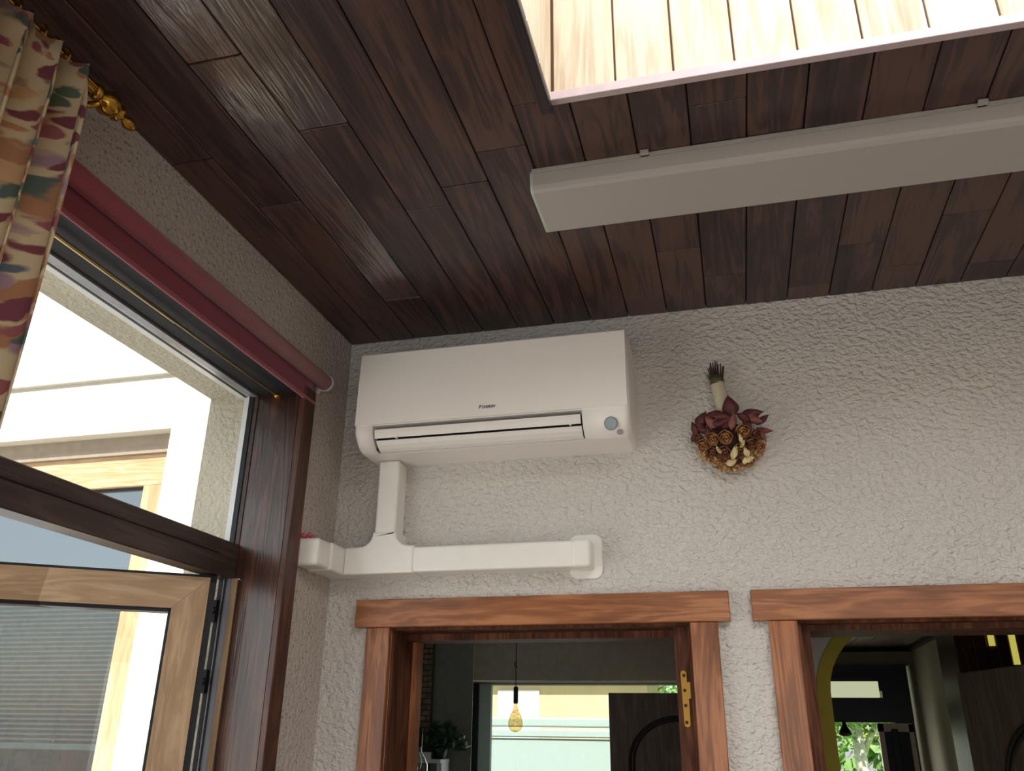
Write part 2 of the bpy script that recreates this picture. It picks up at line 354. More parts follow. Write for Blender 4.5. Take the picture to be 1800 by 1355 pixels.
def thing(name, label, cat, loc, group=None):
    o = bpy.data.objects.new(name, None); COL.objects.link(o); o.location = loc; o['_base'] = tuple(loc)
    o['label'] = label; o['category'] = cat; o.empty_display_size = .05
    if group: o['group'] = group
    return o
def tag(o, label=None, cat=None, group=None, kind=None):
    if label: o['label'] = label
    if cat: o['category'] = cat
    if group: o['group'] = group
    if kind: o['kind'] = kind
    return o
def struct(o, label, cat): return tag(o, label, cat, kind='structure')
def sroot(name, label, cat, loc):
    o = thing(name, label, cat, loc); o['kind'] = 'structure'; return o

# ------------------------------------------------------------------ room shell
RX, RY = 4.2, -4.5          # right wall, rear wall
# back wall with two door openings (0.207..1.037 and 1.30..2.13)
w = MB()
w.box((-.29, 0, 0), (.207, .2, H + .1)); w.box((1.037, 0, 0), (1.30, .2, H + .1)); w.box((2.13, 0, 0), (RX + .2, .2, H + .1))
w.box((.207, 0, 2.06), (1.037, .2, H + .1)); w.box((1.30, 0, 2.06), (2.13, .2, H + .1))
struct(w.build('wall_back', 'wall_back'), 'rough white stucco wall carrying the air conditioner and two door frames', 'wall')
# left wall with window opening y -2.1..-.30, z .2..2.69
w = MB()
w.box((-.29, -.287, 0), (0, 0, H + .1)); w.box((-.29, RY, 0), (0, -2.1, H + .1))
w.box((-.29, -2.1, 2.69), (0, -.287, H + .1)); w.box((-.29, -2.1, 0), (0, -.287, .15))
struct(w.build('wall_left', 'wall_left'), 'grainy beige stucco wall around the brown window', 'wall')
# outer render of the reveal (soffit, jamb) in a greyer tone than the outer wall
w = MB(); w.box((-.287, -.30, .15), (-.172, -.286, 2.688)); w.box((-.287, -2.1, 2.672), (-.194, -.30, 2.688))
struct(w.build('trim_reveal', 'plaster_jamb'), 'grey render lining the outer side of the window opening', 'window reveal')
struct(B((RX, RY, 0), (RX + .2, .2, H + .1), 'wall_right', 'paint'), 'plain right side wall outside the frame', 'wall')
w = MB(); w.box((0, RY - .2, 0), (.3, RY, H + .1)); w.box((3.7, RY - .2, 0), (RX, RY, H + .1)); w.box((.3, RY - .2, 0), (3.7, RY, .5)); w.box((.3, RY - .2, 2.4), (3.7, RY, H + .1))
struct(w.build('wall_rear', 'paint'), 'plain wall with a wide window behind the viewer', 'wall')
struct(B((-.0, RY, -.1), (RX, 0, 0), 'floor', 'floor'), 'oak floor of the room', 'floor')
# ceiling slab with skylight opening x .88..2.95, y -2.25..-.985
SX0, SX1, SY0, SY1 = .88, 2.95, -3.1, -.985
w = MB(); zc = H + .013
w.box((0, SY1 + .05, zc), (RX, 0, zc + .12)); w.box((0, RY, zc), (RX, SY0 - .05, zc + .12)); w.box((0, SY0 - .05, zc), (SX0 - .05, SY1 + .05, zc + .12)); w.box((SX1 + .05, SY0 - .05, zc), (RX, SY1 + .05, zc + .12))
w.box((0, SY1 + .015, zc), (RX, SY1 + .05, zc + .03)); w.box((SX0 - .05, SY0, zc), (SX0 - .0145, SY1 + .015, zc + .03))
ceiling = struct(w.build('ceiling', 'plank_gap'), 'dark brown plank ceiling with a skylight opening', 'ceiling')
rng = random.Random(4)
PW = .1155; X0 = -.0095
joints = {0: [-.98, -1.75], 1: [-.785, -1.72], 2: [-.265, -1.244], 3: [-1.018], 4: [-.687, -1.63], 5: [-.756], 6: [-.86, -1.9], 7: [-1.03], 8: [], 9: [-.353], 10: [-.19, -.9],
          11: [-.778], 12: [-.075], 13: [-.277], 14: [-.135], 15: [-.365], 16: [-.10], 17: [-.42], 18: [-.25]}
GLOSS = {(2, -.265), (2, -1.244), (3, -1.018)}   # planks whose varnish still shines
for k in range(0, 25):
    xa, xb = X0 + PW * k + .0013, X0 + PW * (k + 1) - .0013
    xa = max(xa, .001)
    js = joints.get(k, [-.3 - .1 * (k % 5)])
    ys = [0.0] + sorted(js, reverse=True) + [-3.4]
    for a, b in zip(ys[:-1], ys[1:]):
        segs = [(a - .0012, b + .0012)]
        if xb > SX0 + .004:           # cut the planks at the skylight
            segs = [(min(a, 0) - .0012, max(b + .0012, SY1))] if a > SY1 else []
            if segs and segs[0][0] - segs[0][1] < .01: segs = []
        for (ya, yb) in segs:
            dz = rng.uniform(0, .0012)
            xs = [(xa, xb)]
            if k == 7 and b < SY1 and xb > SX0:
                pass
            for (p, q) in xs:
                MB().box((p, yb, H + dz), (q, ya, H + .014), .0018).build('plank', 'plank_gloss' if (k, round(a, 3)) in GLOSS else 'plank', ceiling)
    if xa < SX0 < xb:                 # narrow piece left of the opening
        MB().box((xa, -3.4, H + .0005), (SX0 - .002, SY1 - .001, H + .014), .0018).build('plank', 'plank', ceiling)
# skylight shaft
sh = sroot('window_3', 'skylight shaft lined with pale vertical boards', 'skylight', (SX0, SY1, H))
ST = 3.52
MB().box((SX0 - .1, SY1 + .014, H + .015), (SX1 + .1, SY1 + .05, ST)).box((SX0 - .05, SY0 - .05, H + .135), (SX0 - .014, SY1 + .05, ST)).box((SX1 + .014, SY0 - .05, H + .135), (SX1 + .05, SY1 + .05, ST)).box((SX0 - .05, SY0 - .05, H + .135), (SX1 + .05, SY0 - .014, ST)).build('shaft_casing', 'shaft_gap', sh)
k = 0; x = SX0
seams = [.883, 1.010, 1.124, 1.240, 1.356, 1.471, 1.586, 1.703]
while seams[-1] < SX1: seams.append(seams[-1] + .1155)
for a, b in zip(seams[:-1], seams[1:]):
    MB().box((a + .002, SY1, H + .02), (min(b, SX1) - .002, SY1 + .013, ST), .0015).build('board', 'shaft', sh)
y = SY1
while y > SY0:
    MB().box((SX0 - .013, max(y - .106, SY0) + .001, H + .001), (SX0, y - .001, ST), .0015).build('board', 'shaft', sh)
    y -= .106
MB().box((SX1, SY0, H), (SX1 + .012, SY1, ST)).build('side_lining', 'shaft', sh)
MB().box((SX0, SY0 - .012, H), (SX1, SY0, ST)).build('far_lining', 'shaft', sh)
B((SX0 - .002, SY1 - .004, H - .002), (SX1, SY1 + .013, H + .020), 'lip', 'shaft_trim', sh, .001)
B((SX0 - .026, SY0, H - .018), (SX0 - .0005, SY1 + .02, H + .0), 'moulding', 'moulding', sh, .004, 2)
dome = MB().box((SX0 - .08, SY0 - .08, ST + .002), (SX1 + .08, SY1 + .08, ST + .02)).build('skylight_pane', plain('opal_pane', (235, 235, 235), .5, trans=.0), sh)
# unseen roof over the house, added to block the sun
struct(MB().box((-.62 + .33, RY - .4, ST + .06), (RX + .4, .1, ST + .14)).box((-.29, -.1, H + .1), (RX + .2, .2, ST + .06)).box((-.29, RY - .2, H + .1), (0, 0, ST + .06)).build('trim_roof', 'plaster_out'), 'unseen flat roof slab added over the room to block the sun', 'roof')

# ------------------------------------------------------------------ window on the left
XF = -.128                  # room-side face of the frame
win = sroot('window_1', 'brown framed window with fixed upper pane and opened lower casement', 'window', (-.13, -.30, .15))
# deep lining boards
MB().box((XF, -.300, .15), (0, -.288, 2.682)).build('jamb_lining', 'lining_wood', win)
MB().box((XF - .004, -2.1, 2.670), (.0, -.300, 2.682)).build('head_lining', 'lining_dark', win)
MB().box((XF, -2.1, .15), (0, -2.088, 2.670)).build('jamb_lining', 'lining_wood', win)
# architrave on the wall face
MB().box((.0, -.30, .15), (.018, -.235, 2.69), .002).build('architrave', 'arch_wood', win)
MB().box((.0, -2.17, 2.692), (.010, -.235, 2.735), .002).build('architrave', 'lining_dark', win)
MB().box((.0, -2.165, .15), (.018, -2.10, 2.69), .002).build('architrave', 'arch_wood', win)
# fixed frame: strips lying flush with the lining
MB().box((-.19, -2.088, .15), (XF, -2.05, 2.66)).box((-.19, -2.088, .15), (XF, -.30, .2)).build('frame', 'transom', win)
t = MB().box((-.185, -2.06, 2.146), (XF, -.300, 2.237), .003).box((XF - .001, -2.05, 2.198), (XF + .006, -.385, 2.204), .002)
t.build('transom', 'transom', win)
MB().box((-.141, -.303, 2.237), (XF, -.29, 2.67)).build('frame', 'transom', win)
MB().box((-.156, -.306, 2.237), (-.1415, -.29, 2.668)).build('gasket', 'rubber', win)
MB().box((-.174, -.302, 2.237), (-.1565, -.29, 2.668)).build('bead', 'white_bead', win)
MB().box((-.148, -2.05, 2.664), (-.1325, -.30, 2.680), .001).build('bead', 'alu', win)
MB().box((-.166, -2.05, 2.667), (-.1485, -.30, 2.680), .001).build('bead', 'alu', win)
MB().box((-.173, -2.05, 2.666), (-.1665, -.30, 2.680)).build('gasket', 'rubber', win)
MB().box((-.194, -2.05, 2.668), (-.1735, -.30, 2.680)).build('bead', 'white_bead', win)  # white colour stands for sunlight on the outer frame edge
MB().box((-.160, -2.05, 2.230), (-.155, -.304, 2.666)).build('glass_pane', 'glass', win)
MB().box((-.133, -.303, .2), (-.1165, -.29, 2.146)).build('bead', 'sash_z', win)
MB().box((-.151, -.301, .2), (-.1335, -.29, 2.146)).build('bead', 'alu', win)
MB().box((-.155, -.304, .2), (-.1515, -.29, 2.146)).build('gasket', 'rubber', win)
MB().box((-.160, -.302, .2), (-.1555, -.29, 2.146)).build('bead', 'alu', win)
MB().box((-.172, -.303, .2), (-.1605, -.29, 2.146)).build('gasket', 'rubber', win)
# small screw in the post
MB().tube((-.105, -.30, 2.14), (-.105, -.314, 2.142), .0016).ball((-.105, -.315, 2.142), .0035, 1).build('nail', 'steel', win)
# casement, swung outwards about its hinge
cas = bpy.data.objects.new('casement_tmp', None)
d = Vector((-.833, -.553, 0)).normalized(); ninn = Vector((.553, -.833, 0)).normalized()
P0 = Vector((-.133, -.382, 0))
RM = Matrix((d, -ninn, Vector((0, 0, 1)))).transposed().to_4x4()
RM.translation = P0
def local(mb): return mb
CW, CT, CB = .80, 2.137, .24
# local x along the casement, local y outwards (away from room), z up
rim = MB().box((-.006, .012, CB - .005), (.012, .062, CT + .006)).box((-.006, .012, CT - .012), (CW, .062, CT + .006)).box((CW - .012, .012, CB), (CW, .062, CT)).box((-.006, .012, CB - .005), (CW, .062, CB + .01))
cas = local(rim).build('casement', 'rubber')
cas.parent = win; cas.matrix_local = Matrix.Translation(-Vector(win['_base'])) @ RM; cas['_base'] = (0, 0, 0)
def mitre(pts, y0, y1):
    b = MB(); b.prism(pts, 'Y', y0, y1); return local(b)
SW = .082
mitre([(.010, CT - .002), (CW - .01, CT - .002), (CW - .01 - SW, CT - SW), (.010 + SW, CT - SW)], 0, .05).build('rail', 'sash_x', cas)
mitre([(.010, CT - .0025), (.010 + SW, CT - SW - .0005), (.010 + SW, CB + SW), (.010, CB)], 0, .05).build('stile', 'sash_z', cas)
mitre([(CW - .01, CT - .0025), (CW - .01 - SW, CT - SW - .0005), (CW - .01 - SW, CB + SW), (CW - .01, CB)], 0, .05).build('stile', 'sash_z', cas)
mitre([(.010, CB), (CW - .01, CB), (CW - .01 - SW, CB + SW), (.010 + SW, CB + SW)], 0, .05).build('rail', 'sash_x', cas)
local(MB().box((.010 + SW, .008, CB + SW), (.010 + SW + .007, .05, CT - SW)).box((.01 + SW, .008, CT - SW - .009), (CW - SW, .05, CT - SW))).build('gasket', 'rubber', cas)
local(MB().box((.09, .022, CB + .07), (CW - .08, .028, CT - .07))).build('glass_pane', 'glass', cas)
for zh in (2.035, 1.86):
    MB().box((-.185, -.310, zh), (-.165, -.300, zh + .056)).tube((-.170, -.314, zh + .020), (-.170, -.314, zh + .036), .008).build('hinge', 'black', win)

# ------------------------------------------------------------------ outside, seen through the window: a wing of the house
WY = 1.2
w = MB()
WR, WL = -1.572, -2.95
w.box((WR, WY, 0), (-.25, WY + .25, 3.485)); w.box((-6, WY, 0), (WL, WY + .25, 3.485)); w.box((WL, WY, 3.20), (WR, WY + .25, 3.485)); w.box((WL, WY, 0), (WR, WY + .25, .3))
w.box((-6, WY - .018, 3.51), (-.25, WY + .25, 5.6)); w.box((-6, WY + .02, 3.48), (-.25, WY + .25, 3.515))
struct(w.build('wall_outside', 'plaster_out'), 'bright sunlit white outer wall seen through the window', 'wall')
struct(MB().box((-.29, .2, 0), (-.25, WY, 5.6)).build('wall_link', 'plaster_out'), 'short white outer wall joining the two wings', 'wall')
w2 = sroot('window_2', 'light oak window in the sunlit outer wall', 'window', (WR, WY + .1, .3))
FY = WY + .09
B((WL, FY - .02, 3.10), (WR, FY + .1, 3.20), 'shutter_box', 'header', w2)
def fbox(a, b, n, m): return B(a, b, n, m, w2, .003)
fbox((WL, FY, 2.93), (WR, FY + .06, 3.10), 'rail', 'far_x'); fbox((WR - .175, FY - .002, .3), (WR - .001, FY + .06, 2.93), 'stile', 'far_z')
fbox((WL, FY - .002, .3), (WL + .085, FY + .06, 2.93), 'stile', 'far_z'); fbox((WL, FY, .3), (WR, FY + .06, .42), 'rail', 'far_x')
B((WL + .08, FY + .02, 2.915), (WR - .175, FY + .05, 2.93), 'gasket', 'rubber', w2)
B((WL + .08, FY + .026, .4), (WR - .08, FY + .034, 2.92), 'glass_pane', 'glass_far', w2)
# made-up blind behind that window, standing in for stripes reflected in the casement glass
vb = thing('reflection_slats', 'grey slats added behind the outer window glass to stand for a striped reflection', 'blind', (-2.25, FY + .10, 1.7))
z = 1.715; s0 = None
B((WL + .1, FY + .08, 1.672), (WR - .10, FY + .115, 1.70), 'bottom_rail', 'slat', vb, .003)
i = 0
while z < 2.42:
    if s0 is None:
        s0 = MB().prism([(FY + .083, z), (FY + .112, z + .011), (FY + .112, z + .0125), (FY + .083, z + .0015)], 'X', WL + .1, WR - .11).build('slat', 'slat', vb)
        z0 = z
    else:
        c = s0.copy(); COL.objects.link(c); c.location = (0, 0, z - z0)
    z += .0225
B((WL + .1, FY + .08, 2.425), (WR - .10, FY + .12, 2.455), 'head_rail', 'slat', vb, .003)
# things standing behind the glass
ob = thing('orange_board', 'orange red upright board behind the outer window glass', 'board', (-1.93, FY + .3, 0))
B((-2.14, FY + .25, 0), (-1.96, FY + .28, 1.95), 'panel', 'orange', ob, .004); B((-2.15, FY + .24, 1.95), (-1.95, FY + .29, 1.97), 'top_edge', 'orange', ob, .003)
sf = thing('dark_shelf_unit', 'dark open shelf unit behind the outer window glass', 'shelf', (-2.6, FY + .4, 0))
for zz in (1.25, 1.60): B((-2.9, FY + .2, zz), (-2.18, FY + .5, zz + .02), 'shelf', 'shelf', sf)
for xx in (-2.9, -2.5, -2.20): B((xx, FY + .2, 0), (xx + .02, FY + .5, 1.62), 'upright', 'shelf', sf)
pt = thing('glare_pot', 'shiny steel pot added on the dark shelf to stand for white window glare', 'pot', (-2.36, FY + .34, 1.622))  # pot added in place of bright window reflections
MB().lathe([(0, 0), (0, .085), (.10, .09), (.13, .09), (.132, .096), (.13, .0)], (-2.36, FY + .34, 1.622), (0, 0, 1), 24).build('body', 'steel', pt)
MB().lathe([(.132, .092), (.15, .05), (.155, 0)], (-2.36, FY + .34, 1.622), (0, 0, 1), 24).build('lid', 'steel', pt)
MB().tube((-2.36, FY + .34, 1.775), (-2.36, FY + .34, 1.80), .012).build('knob', 'black', pt)
# ground of the yard
struct(MB().box((-14, -14, -.14), (-.29, WY, -.04)).build('ground', plain('paving', (190, 184, 172), .8)), 'pale paved yard outside', 'ground')

# ------------------------------------------------------------------ roller blind
rb = thing('roller_blind', 'rolled up burgundy roller blind above the window', 'blind', (.03, -.21, 2.73))
MB().tube((.030, -2.2, 2.727), (.030, -.212, 2.73), .0225, seg=28).build('fabric_roll', 'blind', rb)
def fab(u, v):
    y = -2.2 + u * (2.2 - .238); z = 2.735 - v * .083
    return (.012 + .010 * math.sin(v * math.pi) * .3 + (.004 if v > .9 else 0), y, z + (.0035 * math.sin(u * math.pi * 20) * 0))
MB().grid(fab, 30, 8).build('fabric_drop', 'blind_back', rb, solid=.0015)
MB().box((.010, -2.2, 2.650), (.020, -.236, 2.662), .003).build('hem_bar', 'blind', rb)
MB().tube((.0, -.209, 2.73), (.052, -.209, 2.73), .006).tube((.030, -.212, 2.73), (.030, -.206, 2.73), .0255, seg=28).box((0, -.210, 2.70), (.012, -.204, 2.76)).build('bracket', 'white_bead', rb)
# thin brass net-curtain rod across the recess
cr = thing('brass_tension_rod', 'thin brass rod spanning the dark window recess under the blind', 'rod', (-.058, -.314, 2.655))
MB().tube((-.058, -2.08, 2.655), (-.058, -.33, 2.655), .0032, seg=10).build('rod', 'brass_thin', cr)
MB().tube((-.058, -1.25, 2.655), (-.058, -.80, 2.655), .0045, seg=10).build('sleeve', 'brass_thin', cr)
MB().ball((-.058, -.322, 2.655), .0085, 2).tube((-.058, -.312, 2.655), (-.058, -.318, 2.655), .007).build('end_knob', 'brass', cr)

# ------------------------------------------------------------------ curtain pole and curtain
cx, cz = .10, 2.852
pole = thing('curtain_pole', 'gold fluted curtain pole with turned finial under the ceiling', 'curtain pole', (cx, -1.2, cz))
MB().lathe([(0, .0105), (1.1, .0105)], (cx, -2.42, cz), (0, 1, 0), 40, wob=lambda k, th: .10 * math.cos(10 * th)).build('pole', 'brass', pole)
MB().lathe([(0, 0), (0, .014), (.006, .016), (.012, .016), (.014, .012), (.020, .012), (.024, .018), (.032, .023), (.044, .0235), (.054, .019), (.060, .013), (.063, .017), (.068, .0175), (.072, .011), (.078, .006), (.083, .006), (.088, .010), (.096, .0125), (.106, .010), (.114, .005), (.118, 0)], (cx, -1.325, cz), (0, 1, 0), 24, wob=lambda k, th: .05 * math.cos(8 * th) if k > 5 else 0).build('finial', 'brass', pole)
MB().tube((0, -1.30, cz + .0), (cx, -1.30, cz - .012), .006).tube((0, -1.30, cz), (.006, -1.30, cz), .022, seg=20).build('bracket', 'brass', pole)
for yy in (-1.372, -1.405, -1.432, -1.46, -1.49, -1.515, -1.55, -1.575, -1.60, -1.63):
    r = MB(); n = 20
    pts = [(cx + .0185 * math.cos(t), yy, cz + .0185 * math.sin(t)) for t in [2 * math.pi * q / n for q in range(n)]]
    for q in range(n): r.tube(pts[q], pts[(q + 1) % n], .0028, seg=6, cap=False)
    r.build('ring', 'brass', pole)
YC0, YC1 = -1.372, -2.15
def curt(u, v):
    s = u * 13.0; ph = 2 * math.pi * s
    z = cz - .012 - v * 2.72
    top = max(0, 1 - v * 2.72 / .10)
    A = .033 * (1 - .45 * top) + .006 * math.sin(s * 1.7 + 1)
    y = YC0 + (YC1 - YC0) * u + .010 * math.sin(ph * 2 + .5) * (1 - top) + .006 * math.sin(v * 7 + s) - .004 * v
    x = cx + .028 + A * math.sin(ph - 1.2 + .25 * math.sin(v * 5)) + .006 * math.sin(v * 9 + s * 2) * (1 - top)
    z += .010 * top * math.sin(ph * 1 + 1)
    return (x, y, z)
ct = MB().grid(curt, 230, 60, uv=lambda u, v: (u * 1.75, -v * 2.72)).build('curtain', 'curtain', None, solid=.0018)
tag(ct, 'floral cream and burgundy curtain hanging in folds from the gold pole', 'curtain')

# ------------------------------------------------------------------ ceiling lamp
fl = thing('fluorescent_light', 'long white box shaped lamp fixed to the plank ceiling', 'ceiling lamp', (.79, -.68, H))
LX0, LX1, LY0, LY1, LZ = .787, 2.08, -.777, -.589, 2.897
prof = [(LY0 + .004, H - .004), (LY0 + .001, H - .012), (LY0 + .003, LZ + .014), (LY0 + .006, LZ + .005), (LY0 + .014, LZ), (LY1 - .014, LZ), (LY1 - .006, LZ + .005), (LY1 - .003, LZ + .014), (LY1 - .001, H - .012), (LY1 - .004, H - .004)]
MB().prism(prof, 'X', LX0 + .006, LX1 - .006, smooth=False).build('diffuser', 'diffuser', fl)
e = MB().prism([(a * 1 + (0), b) for a, b in prof], 'X', LX0, LX0 + .006); e.build('end_cap', 'end_cap', fl)
MB().prism(prof, 'X', LX1 - .006, LX1).build('end_cap', 'end_cap', fl)
B((LX0 + .004, LY0 - .001, H - .008), (LX1 - .004, LY1 + .001, H - .0005), 'base_plate', 'clip', fl)
for xx in (1.045, 1.715):
    MB().box((xx - .009, LY0 - .010, H - .008), (xx + .009, LY0 + .004, H - .004)).box((xx - .009, LY0 - .0125, H - .010), (xx + .009, LY0 - .010, H - .001)).build('clip', 'clip', fl)

# ------------------------------------------------------------------ air conditioner
AX0, AX1 = .124, .924
ac = thing('air_conditioner', 'white wall mounted air conditioner under the plank ceiling in the corner', 'air conditioner', (.5, 0, 2.52))
ZT, ZS = 2.822, 2.592
low = [(-.190, ZS), (-.1895, 2.580), (-.186, 2.566), (-.179, 2.552), (-.168, 2.540), (-.155, 2.531), (-.142, 2.526), (-.128, 2.524)]
full = [(0, 2.523)] + [(0, ZT)] + [(-.150, ZT), (-.180, ZT - .006)] + low
def side(x0, x1, rnd_left):
    # side block with softened outer corner
    m = MB(); n = 6; rad = .018
    def shrink(t):
        return rad * (1 - math.sqrt(max(0, 1 - t * t)))
    xs = []
    for i in range(n + 1):
        t = 1 - i / n
        xs.append((x0 + rad * (1 - t) if rnd_left else x1 - rad * (1 - t), shrink(t)))
    xs.append((x1, 0) if rnd_left else (x0, 0))
    cy, czc = -.06, 2.67
    rows = []
    for x, s in xs:
        row = []
        for (y, z) in full:
            yy = y + s * (1 if y < -.1 else 0); zz = z - s * .3 if z > 2.8 else z + s * (1.0 if z < 2.56 else 0)
            row.append(m.bm.verts.new((x, min(yy, 0), zz)))
        rows.append(row)
    k = len(full)
    for a in range(len(rows) - 1):
        for q in range(k):
            f = m.bm.faces.new((rows[a][q], rows[a][(q + 1) % k], rows[a + 1][(q + 1) % k], rows[a + 1][q])); f.smooth = q not in (0, k - 1)
    m.bm.faces.new(rows[0]); m.bm.faces.new(rows[-1][::-1])
    return m
MX0, MX1 = .184, .795
a = side(AX0, MX0, True)
body = a
# merge right block and centre shell
b = side(MX1, AX1, False)
tmp = bpy.data.meshes.new('t'); b.bm.to_mesh(tmp); body.bm.from_mesh(tmp); b.bm.free()
body.box((MX0, -.186, ZS), (MX1, 0, ZT - .004)); body.box((MX0, -.126, 2.5235), (MX1, 0, 2.533)); body.box((MX0, -.10, 2.533), (MX1, 0, ZS + .002))
body.build('body', 'ac', ac)
# front panel, one gentle curve
pan = [(-.1835, ZT + .001), (-.1855, ZT - .002)] + [(-.1855 - .0075 * math.sin(math.pi * i / 10 * .55), ZT - .002 - (ZT - ZS - .004) * i / 10) for i in range(1, 11)] + [(-.180, ZS + .0015), (-.180, ZT + .001)]
p = MB().prism(pan, 'X', AX0 + .005, AX1 - .005); p.build('front_panel', 'ac', ac)
B((MX0, -.15, 2.53), (MX1, -.098, ZS + .001), 'outlet', 'ac_dark', ac)
# flaps
def strip(pts, x0, x1, name, m, th=.004):
    q = MB(); back = [(y + th, z + th * .6) for y, z in pts]
    return q.prism(pts + back[::-1], 'X', x0, x1).build(name, m, ac)
strip([(-.187, ZS - .013), (-.1855, 2.568), (-.180, 2.5545)], MX0 + .005, MX1 - .005, 'flap', 'ac_flap')
strip([(-.176, 2.549), (-.166, 2.5385), (-.152, 2.530), (-.136, 2.5255)], MX0 + .008, MX1 - .004, 'flap', 'ac_flap')
# lens and dot
nrm = Vector((0, -.93, -.38)).normalized()
MB().tube(Vector((.872, -.1795, 2.549)) - nrm * .002, Vector((.872, -.1795, 2.549)) + nrm * .0022, .0185, seg=32).build('lens_ring', 'eye_ring', ac)
MB().tube(Vector((.872, -.1795, 2.549)), Vector((.872, -.1795, 2.549)) + nrm * .0032, .0155, seg=32).build('lens', 'eye', ac)
n2 = Vector((0, -.6, -.8)).normalized()
MB().tube(Vector((.893, -.157, 2.5315)) - n2 * .002, Vector((.893, -.157, 2.5315)) + n2 * .002, .0088, seg=24).build('sensor', 'dot', ac)
# maker's mark
def text(body, loc, size, m, parent, rot, name='lettering', shear=.0):
    cu = bpy.data.curves.new(name, 'FONT'); cu.body = body; cu.size = size; cu.extrude = .0003; cu.shear = shear; cu.align_x = 'LEFT'; cu.offset = .0003
    o = bpy.data.objects.new(name, cu); COL.objects.link(o)
    bpy.context.view_layer.update()
    me = bpy.data.meshes.new_from_object(o.evaluated_get(bpy.context.evaluated_depsgraph_get())); bpy.data.objects.remove(o)
    me.materials.append(MT[m])
    t = bpy.data.objects.new(name, me); COL.objects.link(t); t.parent = parent; t.rotation_euler = rot
    t.location = Vector(loc) - Vector(parent['_base']); return t
text('DAIKIN', (.512, -.1938, 2.617), .0115, 'print', ac, (math.pi / 2, 0, 0), shear=.2)
MB().prism([(.503, 2.615), (.5125, 2.6265), (.505, 2.6265)], 'Y', -.1936, -.1932).build('emblem', 'print', ac)
B((MX0 + .07, -.186, 2.551), (MX0 + .075, -.178, 2.556), 'flap_clip', 'ac', ac); B((MX1 - .036, -.186, 2.551), (MX1 - .031, -.178, 2.556), 'flap_clip', 'ac', ac)

# ------------------------------------------------------------------ cable trunking
tr = thing('pipe_trunking', 'glossy white pipe trunking below the air conditioner turning the corner', 'trunking', (.2, 0, 2.19))
TZ0, TZ1, TY = 2.190, 2.263, -.070
B((.160, TY, 2.30), (.224, 0, 2.5225), 'vertical_duct', 'duct', tr, .007, 3)
B((.28, TY, TZ0), (.788, 0, TZ1 - .001), 'horizontal_duct', 'duct', tr, .007, 3)
# tee piece with flared shoulders
o = [(.0735, TZ0 - .002), (.286, TZ0 - .002), (.286, TZ1 + .003), (.268, TZ1 + .004)]
for i in range(1, 7):
    t_ = i / 6 * math.pi / 2; o.append((.268 - .040 * math.sin(t_), TZ1 + .004 + .040 * (1 - math.cos(t_))))
o += [(.2275, 2.308), (.1565, 2.308), (.1565, TZ1 + .044)]
for i in range(1, 7):
    t_ = i / 6 * math.pi / 2; o.append((.1565 - .040 * (1 - math.cos(t_)), TZ1 + .044 - .040 * math.sin(t_)))
o += [(.0735, TZ1 + .003)]
tee = MB().prism(o, 'Y', TY - .003, 0)
fe = [e for e in tee.bm.edges if all(abs(v.co.y - (TY - .003)) < 1e-5 for v in e.verts)]
bmesh.ops.bevel(tee.bm, geom=fe, offset=.006, segments=3, affect='EDGES', profile=.5)
tee.build('tee', 'duct', tr)
# inner corner elbow and the run on the left wall
B((0, -.152, TZ0 - .0015), (.0732, 0, TZ1 + .003), 'elbow', 'duct', tr, .006, 3)
B((0, -.228, TZ0), (.070, -.150, TZ1 + .002), 'wall_duct', 'duct', tr, .010, 4)
# end cap with a rounded wall plate
B((.735, TY - .003, TZ0 - .002), (.792, 0, TZ1 + .002), 'end_cap', 'duct', tr, .012, 4)
pl = []
x0, x1, z0, z1, r = .722, .812, 2.168, 2.288, .022
for cxx, czz, a0 in ((x1 - r, z1 - r, 0), (x0 + r, z1 - r, 90), (x0 + r, z0 + r, 180), (x1 - r, z0 + r, 270)):
    for i in range(7): t_ = math.radians(a0 + 15 * i); pl.append((cxx + r * math.cos(t_), czz + r * math.sin(t_)))
MB().prism(pl, 'Y', -.006, 0).build('wall_plate', 'duct', tr)
# crumpled pink plastic tucked on top
rg = random.Random(8)
pk = MB()
for i in range(7): pk.ball((.020 + rg.uniform(-.008, .012), -.185 + rg.uniform(-.035, .03), 2.272 + rg.uniform(0, .005)), .008, 1, .35, rg, (1, 1.5, .8))
tag(pk.build('plastic_scrap', 'pink'), 'crumpled pink plastic scrap tucked on top of the white trunking', 'scrap')

# ------------------------------------------------------------------ door frames
def door_frame(name, label, x0, x1, hx0, hx1, loc):
    d_ = sroot(name, label, 'door frame', loc)
    B((hx0, -.025, 2.047), (hx1, 0, 2.124), 'head_board', 'door_wood_x', d_, .002)
    B((x0 - .070, -.022, 0), (x0, 0, 2.0465), 'post', 'door_wood_z', d_, .002); B((x1, -.022, 0), (x1 + .070, 0, 2.0465), 'post', 'door_wood_z', d_, .002)
    B((x0, 0, 0), (x0 + .008, .2, 2.047), 'lining', 'jamb_wood', d_); B((x1 - .008, 0, 0), (x1, .2, 2.047), 'lining', 'jamb_wood', d_)
    B((x0, -.001, 2.040), (x1, .2, 2.06), 'head_lining', 'jamb_wood', d_)
    return d_
d1 = door_frame('door_1', 'orange brown wooden door frame below the air conditioner', .207, 1.037, .101, 1.140, (.6, 0, 0))
d2 = door_frame('door_2', 'orange brown wooden door frame at the right edge', 1.302, 2.13, 1.195, 2.235, (1.7, 0, 0))
MB().box((.215, .150, 0), (.230, .2, 2.04)).build('stop', 'door_wood_z', d1)
MB().box((.215, .10, 2.022), (1.03, .2, 2.04)).build('stop', 'jamb_wood', d1)
MB().box((.992, .018, 0), (1.0295, .2, 2.04)).build('stop', 'jamb_wood', d1)
MB().box((1.0300, .002, 0), (1.0365, .018, 2.04)).build('bead', 'door_wood_z', d1)
